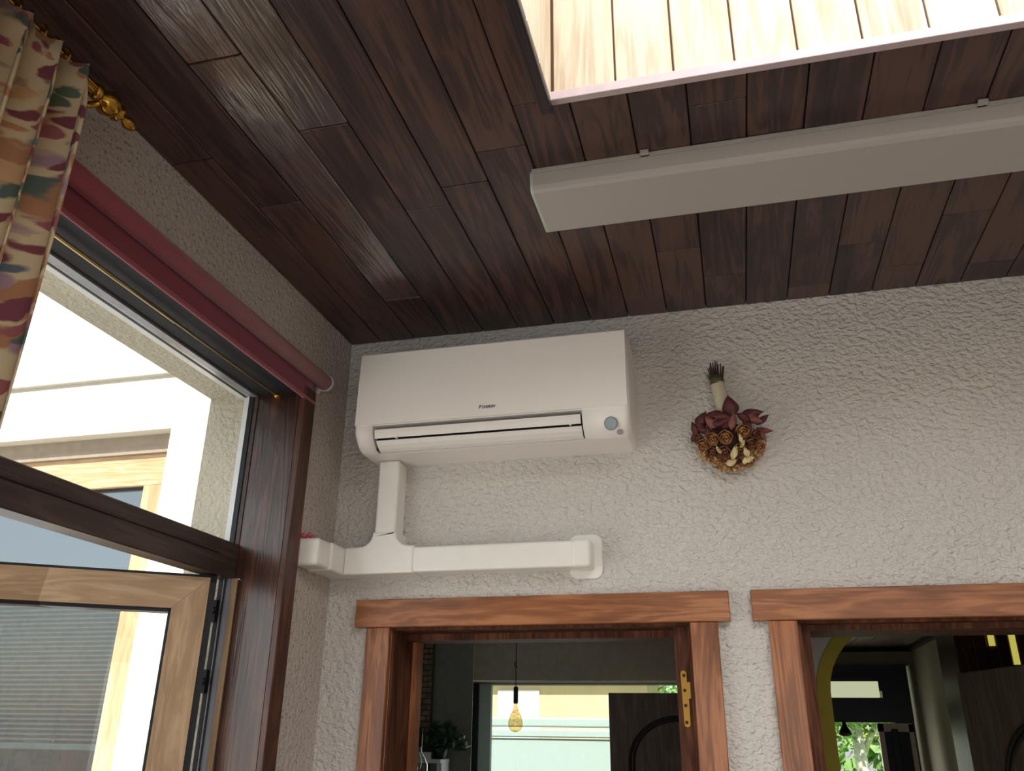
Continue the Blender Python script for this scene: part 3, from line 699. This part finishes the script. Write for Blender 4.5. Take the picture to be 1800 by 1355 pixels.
MB().box((1.310, .018, 0), (1.332, .2, 2.04)).build('stop', 'jamb_wood', d2)
MB().box((1.31, .03, 2.026), (2.12, .2, 2.04)).build('stop', 'jamb_wood', d2)
# lock plate
def rr(x0, x1, z0, z1, r, n=6):
    q = []
    for cxx, czz, a0 in ((x1 - r, z1 - r, 0), (x0 + r, z1 - r, 90), (x0 + r, z0 + r, 180), (x1 - r, z0 + r, 270)):
        for i in range(n + 1): t_ = math.radians(a0 + 90 / n * i); q.append((cxx + r * math.cos(t_), czz + r * math.sin(t_)))
    return q
lpx = [(1.0105 + .0075 * math.cos(math.radians(a)), 1.923 + .0075 * math.sin(math.radians(a))) for a in range(180, -1, -20)]
lpx += [(1.018, 1.902), (1.026, 1.902), (1.026, 1.8625), (1.0205, 1.8625)]
lpx += [(1.0130 + .0075 * math.cos(math.radians(a)), 1.802 + .0075 * math.sin(math.radians(a))) for a in range(0, -181, -20)]
lp = MB().prism(lpx, 'Y', .0155, .018)
lpo = lp.build('lock_plate', 'bronze', d1)
for zz in (1.918, 1.882, 1.846, 1.806): MB().tube((1.0115, .0157, zz), (1.0115, .0143, zz), .0042, seg=14).build('screw', 'screw', lpo)

# ------------------------------------------------------------------ room behind the first door
FY1 = 3.6
w = MB()
# far wall with a wide window opening
w.box((-3.2, FY1, 0), (-.66, FY1 + .2, 2.5)); w.box((.9, FY1, 0), (1.2, FY1 + .2, 2.5)); w.box((-.66, FY1, 0), (.9, FY1 + .2, .9)); w.box((-.66, FY1, 2.08), (.9, FY1 + .2, 2.5))
struct(w.build('wall_pantry_far', 'darkwall'), 'dark far wall of the room behind the first door', 'wall')
struct(B((1.2, .2, 0), (1.28, FY1 + .2, 2.6), 'wall_between', 'paint_dark'), 'partition between the two rooms behind', 'wall')
struct(B((-3.2, 1.45, 0), (-3.0, FY1, 2.6), 'wall_pantry_left', 'darkwall'), 'dark side wall of the room behind', 'wall')
struct(MB().box((-3.0, 1.45, 2.40), (1.2, FY1 + .2, 2.5)).box((-.25, .2, 2.40), (1.2, 1.45, 2.5)).build('ceiling_pantry', 'ceil_in'), 'pale ceiling of the room behind the first door', 'ceiling')
struct(MB().box((-3.0, .2, -.1), (5, 6.2, 0)).build('floor_back', 'floor'), 'floor of the rooms behind', 'floor')
struct(B((-.74, 3.30, 2.085), (1.2, 3.60, 2.345), 'trim_header', 'header'), 'dull grey header beam above the pantry window', 'beam')
w4 = sroot('window_4', 'wide window behind the first door looking on a white panel wall', 'window', (.1, FY1, .9))
B((-.665, FY1 - .02, .9), (-.60, FY1 + .05, 2.085), 'frame', 'black', w4); B((.85, FY1 - .02, .9), (.9, FY1 + .05, 2.085), 'frame', 'black', w4)
B((-.60, FY1 + .0, .9), (-.515, FY1 + .05, 2.085), 'stile', 'panel_white', w4, .003); B((-.52, FY1 + .02, .92), (.85, FY1 + .026, 2.08), 'glass_pane', 'glass', w4)
B((-.665, FY1 - .02, .88), (.9, FY1 + .06, .92), 'frame', 'black', w4)
# brick pier
bp_ = sroot('wall_pier', 'narrow pier of small weathered bricks behind the first door', 'pier', (-.83, 3.0, 0))
B((-.96, 3.012, 0), (-.735, 3.04, 2.40), 'mortar', 'mortar', bp_)
struct(B((-.96, 3.041, 0), (-.475, 3.046, 2.40), 'wall_panel', 'darkwall'), 'dark wall strip beside the small brick pier', 'wall')
rg = random.Random(3)
b0 = None; zz = 1.60; row = 0
while zz < 2.38:
    xs = [-.92, -.865, -.795, -.735] if row % 2 == 0 else [-.92, -.895, -.83, -.765, -.735]
    for xa, xb in zip(xs[:-1], xs[1:]):
        MB().box((xa + .003, 3.0 + rg.uniform(0, .006), zz), (xb - .003, 3.02, zz + .026), .002).build('brick', 'brick', bp_)
    zz += .0335; row += 1
# filament bulb hanging on a cord
bx, by = .116, 1.8
pd = thing('pendant_bulb', 'pear shaped amber bulb hanging on a knotted black cord', 'pendant lamp', (bx, by, 2.40))
MB().tube((bx, by, 2.398), (bx, by, 1.975), .0022, seg=8).ball((bx + .001, by, 2.065), .007, 1, .3, rg).tube((bx, by, 2.065), (bx - .010, by, 2.082), .0022, seg=6).tube((bx - .010, by, 2.082), (bx + .006, by, 2.090), .002, seg=6).build('cord', 'black', pd)
MB().lathe([(0, 0), (0, .009), (.006, .011), (.07, .011), (.076, .009), (.076, 0)], (bx, by, 1.977), (0, 0, -1), 16).build('socket', 'black', pd)
bl = MB().lathe([(0, .0085), (.010, .0085), (.030, .013), (.055, .026), (.080, .034), (.100, .0345), (.115, .028), (.124, .015), (.127, 0)], (bx, by, 1.903), (0, 0, -1), 24).build('bulb', 'bulb', pd)
fm = MB()
pr = None
for i in range(60):
    t_ = i / 59; an = t_ * math.pi * 8
    q = (bx + .012 * math.cos(an), by + .012 * math.sin(an), 1.875 - .075 * t_)
    if pr: fm.tube(pr, q, .0012, seg=5, cap=False)
    pr = q
fm.build('filament', 'fil', bl)
# glass lamp at the left edge of the doorway
gx, gy = -.362, 1.8
gl = thing('glass_pendant', 'clear glass teardrop pendant at the left of the first doorway', 'pendant lamp', (gx, gy, 2.4))
MB().tube((gx, gy, 2.398), (gx, gy, 1.79), .003, seg=8).build('cord', 'black', gl)
MB().tube((gx, gy, 1.79), (gx, gy, 1.705), .020, seg=18).build('socket', 'black', gl)
MB().lathe([(0, .017), (.020, .019), (.045, .035), (.075, .050), (.105, .050), (.13, .038), (.145, .015), (.148, 0)], (gx, gy, 1.706), (0, 0, -1), 24).build('shade', 'clear', gl)
MB().lathe([(.02, .006), (.04, .016), (.07, .022), (.095, .016), (.10, 0)], (gx, gy, 1.706), (0, 0, -1), 16).build('bulb', 'clear', gl)
# dark cabinet column behind plants, white wall shelf and plant
shf = thing('wall_shelf', 'small white shelf with bracket left of the pantry window', 'shelf', (-.70, 3.0, 1.60))
B((-.80, 2.84, 1.600), (-.60, 3.01, 1.622), 'board', 'white_wood', shf, .002); B((-.76, 2.82, 1.622), (-.66, 2.84, 1.66), 'upstand', 'white_wood', shf); B((-.63, 2.86, 1.50), (-.60, 3.0, 1.600), 'bracket', 'white_wood', shf)
pp = thing('leafy_plant', 'dark green leafy plant on the small white shelf', 'plant', (-.625, 2.90, 1.622))
MB().lathe([(0, 0), (0, .035), (.07, .048), (.07, .04), (.06, 0)], (-.625, 2.90, 1.622), (0, 0, 1), 18).build('pot', 'black', pp)
fo = MB(); rg = random.Random(12)
for i in range(420):
    th = rg.uniform(0, 6.28); el = rg.uniform(-.3, 1.3); rr_ = rg.uniform(.03, .15)
    c = Vector((-.62 + rr_ * math.cos(th) * math.cos(el) * 1.1, 2.90 + .6 * rr_ * math.sin(th) * math.cos(el), 1.70 + rr_ * math.sin(el) * .9))
    dx = Vector((rg.uniform(-1, 1), rg.uniform(-1, 1), rg.uniform(-.6, .8))).normalized(); sd = dx.orthogonal().normalized(); L_ = rg.uniform(.018, .032)
    v = [fo.bm.verts.new(c - dx * L_), fo.bm.verts.new(c + sd * L_ * .4), fo.bm.verts.new(c + dx * L_), fo.bm.verts.new(c - sd * L_ * .4 + Vector((0, 0, .003)))]
    fo.bm.faces.new(v)
tag(fo.build('foliage', 'leaf', pp), kind='stuff')
# door leaf standing open deep in that room
def arch_groove(cxx, czz, hw, spring, bottom, w_, y, rot=None):
    # arched moulding as two thin raised bands following an arch
    q = MB()
    for off, ww in ((0, .009), (-.022, .007)):
        path = [(cxx - hw - off, bottom)] + [(cxx + (hw + off) * math.cos(math.pi - math.pi * i / 20), spring + (hw + off) * .85 * math.sin(math.pi * i / 20)) for i in range(21)] + [(cxx + hw + off, bottom)]
        q.sweep([(a_[0], y, a_[1]) for a_ in path], ww)
    return q
dl = thing('panelled_door', 'dark brown door leaf with arched moulding seen through the first doorway', 'door', (.7, 3.16, 0))
B((.362, 3.14, .02), (1.16, 3.18, 2.005), 'leaf', 'leafdoor', dl, .003)
arch_groove(.775, 0, .295, 1.62, .3, .01, 3.139).build('arch_moulding', 'groove', dl)

# ------------------------------------------------------------------ room behind the second door
w = MB(); AY0, AY1 = 1.0, 1.12
ax_, aa, bb, sp = 1.958, .55, .36, 1.92
# wall with arched opening, built as strips
w.box((1.28, AY0, 0), (ax_ - aa - .0, AY1, 2.45))
N = 24
pts = [(ax_ - aa * math.cos(math.pi * i / N), sp + bb * math.sin(math.pi * i / N)) for i in range(N + 1)]
for (xa, za), (xb, zb) in zip(pts[:-1], pts[1:]):
    w.prism([(xa, za), (xb, zb), (xb, 2.45), (xa, 2.45)], 'Y', AY0, AY1)
struct(w.build('wall_arch', 'paint'), 'pale wall with arched opening behind the second door', 'wall')
arch = MB(); bw = .046
outer = [(ax_ - aa, 0)] + pts + [(ax_ + aa, 0)]
inner = [(ax_ - aa + bw, 0)] + [(ax_ - (aa - bw) * math.cos(math.pi * i / N), sp + (bb - bw) * math.sin(math.pi * i / N)) for i in range(N + 1)] + [(ax_ + aa - bw, 0)]
for i in range(len(outer) - 1):
    arch.prism([outer[i], outer[i + 1], inner[i + 1], inner[i]], 'Y', AY0 - .006, AY1 + .006)
struct(arch.build('trim_arch', 'yellow'), 'olive yellow arched trim seen through the right doorway', 'trim')
HY = 5.0
w = MB(); w.box((1.0, HY, 0), (1.50, HY + .2, 2.6)); w.box((2.42, HY, 0), (2.6, HY + .2, 2.6)); w.box((1.50, HY, 2.285), (2.42, HY + .2, 2.6))
struct(w.build('wall_hall_far', 'paint_dark'), 'brown grey far wall of the hall behind the second door', 'wall')
struct(B((2.44, 2.2, 0), (2.6, HY + .2, 2.6), 'wall_hall_right', 'paint_dark'), 'grey right wall of the hall', 'wall')
struct(B((1.0, FY1 + .2, 0), (1.28, HY, 2.6), 'wall_hall_left', 'paint_dark'), 'left wall of the hall', 'wall')
struct(B((3.6, .2, 0), (3.8, 2.2, 2.6), 'wall_hall_side', 'paint_dark'), 'side wall of the room behind the second door', 'wall')
struct(B((2.6, 2.2, 0), (3.8, 2.3, 2.6), 'wall_hall_return', 'paint_dark'), 'return wall of the room behind the second door', 'wall')
hc = struct(MB().box((1.28, .2, 2.43), (3.8, HY, 2.5)).build('ceiling_hall', 'plank_gap'), 'brown wooden ceiling of the hall', 'ceiling')
for i in range(10):
    xa = 1.285 + i * .1155; B((xa, AY1, 2.416), (xa + .112, HY, 2.431), 'plank', 'plank2', hc, .002)
MB().box((2.40, 2.2, 2.385), (2.44, HY, 2.416)).box((1.28, HY - .04, 2.385), (2.44, HY, 2.416)).build('cornice', 'plank_gap', hc)
w5 = sroot('window_5', 'dark framed far doorway with a frosted top light and garden beyond', 'door', (1.95, HY, 0))
# frame bars
B((1.50, HY - .03, 2.10), (2.385, HY + .1, 2.285), 'frame_head', 'frame_dark', w5); B((2.19, HY - .03, 1.875), (2.385, HY + .1, 2.10), 'frame_side', 'frame_dark', w5)
B((1.50, HY - .03, 1.875), (2.19, HY + .1, 2.05), 'frame_bar', 'frame_dark', w5); B((2.25, HY - .02, 0), (2.385, HY + .1, 1.875), 'frame_side', 'frame_dark', w5)
B((1.50, HY - .03, 2.05), (2.19, HY + .05, 2.10), 'frame_inner', 'frame_dark', w5) if False else None
B((1.50, HY - .034, 2.05), (2.17, HY - .02, 2.168), 'frosted_pane', 'cream_pane', w5, .004)
B((1.50, HY - .045, 2.195), (2.1, HY - .03, 2.203), 'groove_strip', 'groove2', w5)
# open leaf of the garden door
ol = thing('glazed_door_leaf', 'pale framed door leaf with dark pane standing open at the far doorway', 'door', (2.26, 4.9, 0))
MB().box((2.07, 4.55, 0), (2.105, 4.59, 1.86)).box((2.27, 4.55, 0), (2.30, 4.59, 1.86)).box((2.07, 4.55, 1.81), (2.30, 4.59, 1.865)).build('frame', 'beige_frame', ol)
B((2.105, 4.56, .1), (2.27, 4.58, 1.81), 'dark_pane', 'frame_dark', ol)
B((2.15, 4.545, .5), (2.20, 4.56, 1.83), 'inner_bar', 'frame_dark', ol, .01, 3)
bell = thing('hanging_bell', 'small dark bell hanging in the far doorway', 'bell', (1.80, HY - .05, 1.87))
MB().lathe([(0, 0), (0, .012), (.03, .020), (.06, .040), (.085, .050), (.10, .020), (.10, 0)], (1.885, HY - .06, 1.875), (0, 0, -1), 16).build('body', 'black', bell)
MB().tube((1.885, HY - .06, 1.89), (1.885, HY - .06, 1.87), .004).build('hook', 'black', bell)
# brown glazed cupboard at the right
cb = thing('brown_cupboard', 'glossy brown cupboard with narrow yellow panes behind the grey door', 'cupboard', (2.5, 1.75, 0))
B((2.055, 1.75, 0), (2.62, 2.15, 2.40), 'carcass', 'brown_gloss', cb, .004)
B((2.045, 1.735, 0), (2.085, 1.76, 2.40), 'edge_post', 'jamb_wood', cb, .002)
for xa, xb, mm, za in ((2.175, 2.198, 'yellow_pane', 2.135), (2.255, 2.278, 'yellow_pane', 2.06)): B((xa, 1.742, za), (xb, 1.752, 2.38), 'pane', mm, cb)
for xa, xb in ((2.11, 2.165), (2.20, 2.25)): B((xa, 1.735, 1.2), (xb, 1.752, 2.38), 'batten', 'brown_gloss', cb, .006, 3)
for xa, xb in ((2.33, 2.38),): B((xa, 1.73, 1.2), (xb, 1.752, 2.38), 'batten', 'frame_dark', cb, .004)
# open grey door leaf hinged on the right jamb
gd = thing('grey_door_leaf', 'dull grey door leaf with arched groove standing open in the right doorway', 'door', (2.1, .2, 0))
ang = math.atan2(.85, -.20); RM2 = Matrix.Rotation(ang, 4, 'Z'); RM2.translation = (2.10, .22, 0)
q = MB().box((0, -.02, .02), (.873, .02, 1.985), .003); q.bm.transform(RM2); q.build('leaf', 'leafdoor2', gd)
q = arch_groove(.40, 0, .27, 1.60, .3, .01, .021); q.bm.transform(RM2); q.build('arch_moulding', 'groove2', gd)

# ------------------------------------------------------------------ outdoors behind the rooms
struct(MB().box((-20, FY1 + .2, -.2), (1.0, 40, -.1)).box((1.0, HY + .2, -.2), (30, 40, -.1)).build('ground_garden', 'grass'), 'grassy garden ground behind the house', 'ground')
pw = thing('panel_fence', 'white ribbed panel fence outside the pantry window', 'fence', (0, 6.2, 0))
for za, zb in ((-.1, .55), (.56, 1.19), (1.20, 1.72)): B((-4, 6.2, za), (1.3, 6.24, zb), 'panel', 'panel_white', pw)
B((-4, 6.17, 1.73), (1.3, 6.25, 1.80), 'rail', 'panel_white', pw, .01); B((-4, 6.16, 1.82), (1.3, 6.26, 1.905), 'rail', 'panel_white', pw, .015, 2)
hs = thing('beige_house', 'beige house wall beyond the white panel fence', 'house', (-4, 14, 0))
B((-9, 14, 0), (-.5, 18, 2.9), 'wall', 'beige_house', hs)
MB().prism([(-9.4, 2.9), (-.1, 2.9), (-2, 4.6), (-7.5, 4.6)], 'Y', 13.6, 18.4).build('roof', 'header', hs); B((-3.3, 13.95, 1.4), (-2.5, 14.02, 2.5), 'window', 'white_bead', hs)
def tree(x, y, h, r, label, mat, seed, lean=0, nblob=26, cat='tree'):
    g = random.Random(seed); t_ = thing('garden_tree', label, cat, (x, y, -.1), 'trees in the garden')
    MB().tube((x, y, -.1), (x + lean, y, h * .8), .11, .05, 10).tube((x + lean * .6, y, h * .45), (x + lean * .6 + .6, y, h * .75), .04, .02, 8).build('trunk', 'bark', t_)
    f_ = MB()
    for i in range(6500):
        th = g.uniform(0, 6.283); ph = math.acos(g.uniform(-1, 1)); rr_ = r * (g.random() ** .35)
        lump = 1 + .25 * math.sin(3 * th + seed) * math.sin(2.5 * ph)
        c = Vector((x + lean + rr_ * lump * math.sin(ph) * math.cos(th), y + rr_ * math.sin(ph) * math.sin(th), h * .72 + .75 * rr_ * lump * math.cos(ph)))
        dx = Vector((g.uniform(-1, 1), g.uniform(-1, 1), g.uniform(-1, 1))).normalized(); sd = dx.orthogonal().normalized(); L_ = g.uniform(.022, .05)
        v = [f_.bm.verts.new(c - dx * L_), f_.bm.verts.new(c + sd * L_ * .6), f_.bm.verts.new(c + dx * L_), f_.bm.verts.new(c - sd * L_ * .6)]
        f_.bm.faces.new(v)
    tag(f_.build('crown', mat, t_), kind='stuff')
tree(2.55, 9.5, 3.4, .85, 'pale trunked leaning tree in the middle of the far doorway', 'tree_leaf', 1, -.1)
tree(4.1, 12.8, 3.2, 1.15, 'yellow green sunlit tree right of the pale trunk in the far doorway', 'tree_leaf2', 2)
tree(2.0, 14.6, 3.0, 1.15, 'darker green tree at the left of the far doorway', 'tree_leaf', 3)
tree(6.0, 16.6, 3.4, 1.4, 'distant green tree at the right behind the yellow green one', 'tree_leaf', 5)
tree(.7, 12.2, 3.0, .9, 'green tree beyond the white panel fence', 'tree_leaf', 6)
hd = MB(); g = random.Random(9)
for i in range(2600):
    c = Vector((g.uniform(-8, 10), 21 + g.uniform(-.5, .5), g.uniform(-.1, 2.6) + .3 * math.sin(i))); dx = Vector((g.uniform(-1, 1), g.uniform(-1, 1), g.uniform(-1, 1))).normalized(); sd = dx.orthogonal().normalized()
    hd.bm.faces.new([hd.bm.verts.new(c - dx * .2), hd.bm.verts.new(c + sd * .14), hd.bm.verts.new(c + dx * .2), hd.bm.verts.new(c - sd * .14)])
tag(hd.build('hedge', 'tree_leaf'), 'tall green hedge closing the garden', 'hedge', kind='stuff')

# ------------------------------------------------------------------ dried bouquet, upside down on the wall
bq = thing('dried_bouquet', 'dried rose bouquet hanging upside down on the stucco wall', 'bouquet', (1.18, 0, 2.60))
def W(px, py, y): return Vector((1.1725 + (px - 1275) * .001562 + 0 * y, y, 2.597 - (py - 735) * .00174))
rg = random.Random(21)
for i in range(19):
    fx = (i / 18 - .5); top = W(1266 + fx * 30 + rg.uniform(-1.5, 1.5), 642 + abs(fx) * 14 + rg.uniform(-3, 6) - (0 if i else -10), -.03 - rg.uniform(0, .018))
    bot = W(1266 + fx * 20, 673, -.02 - rg.uniform(0, .018))
    MB().tube(bot, top, .0019, .0016, 6).build('stem', 'stem', bq)
a_, b_ = W(1265.5, 678, -.027), W(1265, 664, -.028)
MB().tube(a_, b_, .0195, .0195, 20).build('tape', 'tape', bq)
rb_ = MB()
prof_ = []
L0 = W(1265.5, 675, -.027); L1 = W(1276, 738, -.036); dd = (L1 - L0); LL = dd.length
for i in range(33):
    prof_.append((LL * i / 32, .0185 + .003 * i / 32 + (.0008 if i % 2 else 0)))
rb_.lathe(prof_, L0, dd, 24); rb_.build('ribbon', 'ribbon', bq)
def rose(px, py, y, r, mat, ax=(0, -.6, -.8)):
    r *= 1.22
    ax = Vector(ax).normalized(); o = W(px, py, y) - ax * r * .6; m_ = MB()
    tan = ax.orthogonal().normalized(); bit = ax.cross(tan)
    for k_ in range(12):
        f_ = 1 - k_ / 12; rad = r * (.18 + .80 * f_); th0 = k_ * 2.4 + rg.uniform(-.2, .2); span = 2.3 - .6 * f_; top = r * (1.75 - .45 * f_); ph_ = rg.uniform(0, 6)
        def fn(s, t, rad=rad, th0=th0, span=span, top=top, ph_=ph_, f_=f_):
            th = th0 + (s - .5) * span; edge = abs(s - .5) * 2
            hgt = top * t * (1 - .22 * edge ** 2)
            rr_ = rad * (.35 + .75 * math.sin(min(1, t * 1.15) * math.pi / 2)) + r * (.10 * f_) * max(0, t - .75) * 4 + r * .03 * math.sin(9 * s + ph_) * t - r * .10 * (1 - f_) * t
            return o + ax * hgt + rr_ * (math.cos(th) * tan + math.sin(th) * bit)
        m_.grid(fn, 8, 5)
    m_.build('rose', mat, bq, solid=.0007)
def cp(x, y): return 1200 + x / 6.156, 620 + y / 6.156
for (x, y, yy, r, mt_) in ((320, 950, -.066, .0150, 'rose'), (450, 950, -.076, .0160, 'rose'), (615, 900, -.076, .0155, 'rose'), (430, 1095, -.066, .0150, 'rose2'), (690, 1010, -.066, .0160, 'rose2'), (300, 1075, -.050, .0145, 'rose2'),
                           (580, 1080, -.068, .0145, 'rose2'), (215, 985, -.044, .0150, 'rose'), (775, 1040, -.044, .0145, 'rose'), (740, 930, -.058, .014, 'rose2'), (530, 1170, -.048, .0135, 'rose2'), (365, 1185, -.040, .0125, 'rose'), (660, 1170, -.040, .0125, 'rose'), (170, 920, -.040, .0125, 'rose2')):
    px, py = cp(x, y); rose(px, py, yy, r, mt_, (rg.uniform(-.25, .25) + (x - 480) / 900, -.55, -.75))
def leafm(px, py, y, ln, wd, ang_, mat, curl=.35, tilt=0.0, name='leaf'):
    # pointed curled leaf lying roughly parallel to the wall
    c = W(px, py, y); m_ = MB(); u = Vector((math.cos(ang_), -tilt, math.sin(ang_))).normalized(); n_ = Vector((0, -1, 0)); v_ = u.cross(n_).normalized()
    def fn(s, t):
        ww = wd * math.sin(math.pi * min(1, s * 1.02) ** .8) * .5 + .0004
        a2 = (t - .5) * 2
        return c + u * (s - .5) * ln + v_ * a2 * ww + n_ * (-(a2 * a2) * ww * curl * 1.5 + .25 * ln * curl * math.sin(math.pi * s) + .002 * math.sin(9 * s + 5 * t))
    m_.grid(fn, 12, 6); m_.build(name, mat, bq, solid=.0008)
A = math.radians
for (x, y, yy, ln, wd, an, mt_, cu) in (
    (520, 650, -.074, .062, .044, A(98), 'leafr', .4), (740, 740, -.070, .060, .030, A(2), 'leafr', .5), (840, 800, -.060, .045, .018, A(35), 'leafr', .3), (760, 810, -.078, .045, .026, A(-30), 'leafp', .5),
    (530, 830, -.092, .052, .020, A(75), 'leafp', .4), (640, 780, -.082, .042, .022, A(150), 'leafr', .5), (420, 770, -.084, .060, .028, A(170), 'leafr', .5), (330, 720, -.066, .045, .024, A(25), 'leafr', .4),
    (210, 750, -.058, .050, .036, A(60), 'leafr', .5), (130, 830, -.048, .046, .022, A(110), 'leafr', .5), (300, 810, -.080, .045, .024, A(130), 'leafp', .5), (220, 860, -.062, .044, .022, A(-50), 'leafr', .5),
    (420, 830, -.088, .052, .022, A(10), 'leafr', .5), (400, 715, -.062, .048, .022, A(-15), 'leafp', .4), (680, 860, -.082, .040, .020, A(-60), 'leafr', .5), (820, 920, -.030, .050, .020, A(-65), 'leafp', .4), (860, 870, -.026, .045, .016, A(-10), 'leafp', .3),
    (110, 900, -.04, .035, .014, A(70), 'leafr', .4), (260, 900, -.07, .04, .018, A(85), 'leafr', .4), (460, 870, -.088, .03, .014, A(200), 'leafr', .3)):
    px, py = cp(x, y); leafm(px, py, yy, ln, wd, an, mt_, cu)
for (x, y, yy, ln, wd, an) in ((520, 1130, -.082, .045, .018, A(70)), (480, 1215, -.068, .030, .020, A(20)), (595, 1010, -.088, .030, .010, A(100)), (610, 1060, -.086, .024, .010, A(60)), (640, 1130, -.078, .030, .016, A(110)), (660, 1190, -.068, .028, .020, A(10)), (625, 1200, -.066, .024, .014, A(60)), (360, 1090, -.074, .026, .010, A(120))):
    px, py = cp(x, y); leafm(px, py, yy, ln, wd, an, 'cream', .3, name='petal')
fr = MB()
for i in range(340):
    t_ = rg.random(); px, py = cp(150 + 690 * t_, 1010 + 240 * math.sin(math.pi * (.08 + .84 * t_)) + rg.uniform(-90, 20)); c = W(px, py, -.018 - rg.uniform(0, .03))
    fr.ball(c, rg.uniform(.0025, .0055), 1, .4, rg)
tag(fr.build('blossom_fringe', 'fringe', bq), kind='stuff')
core = MB(); core.ball(W(1277, 770, -.034), .045, 2, .06, rg, (1.12, .62, 1.0)); core.build('core', 'stem', bq)

for o in bpy.data.objects:
    if '_base' in o: del o['_base']
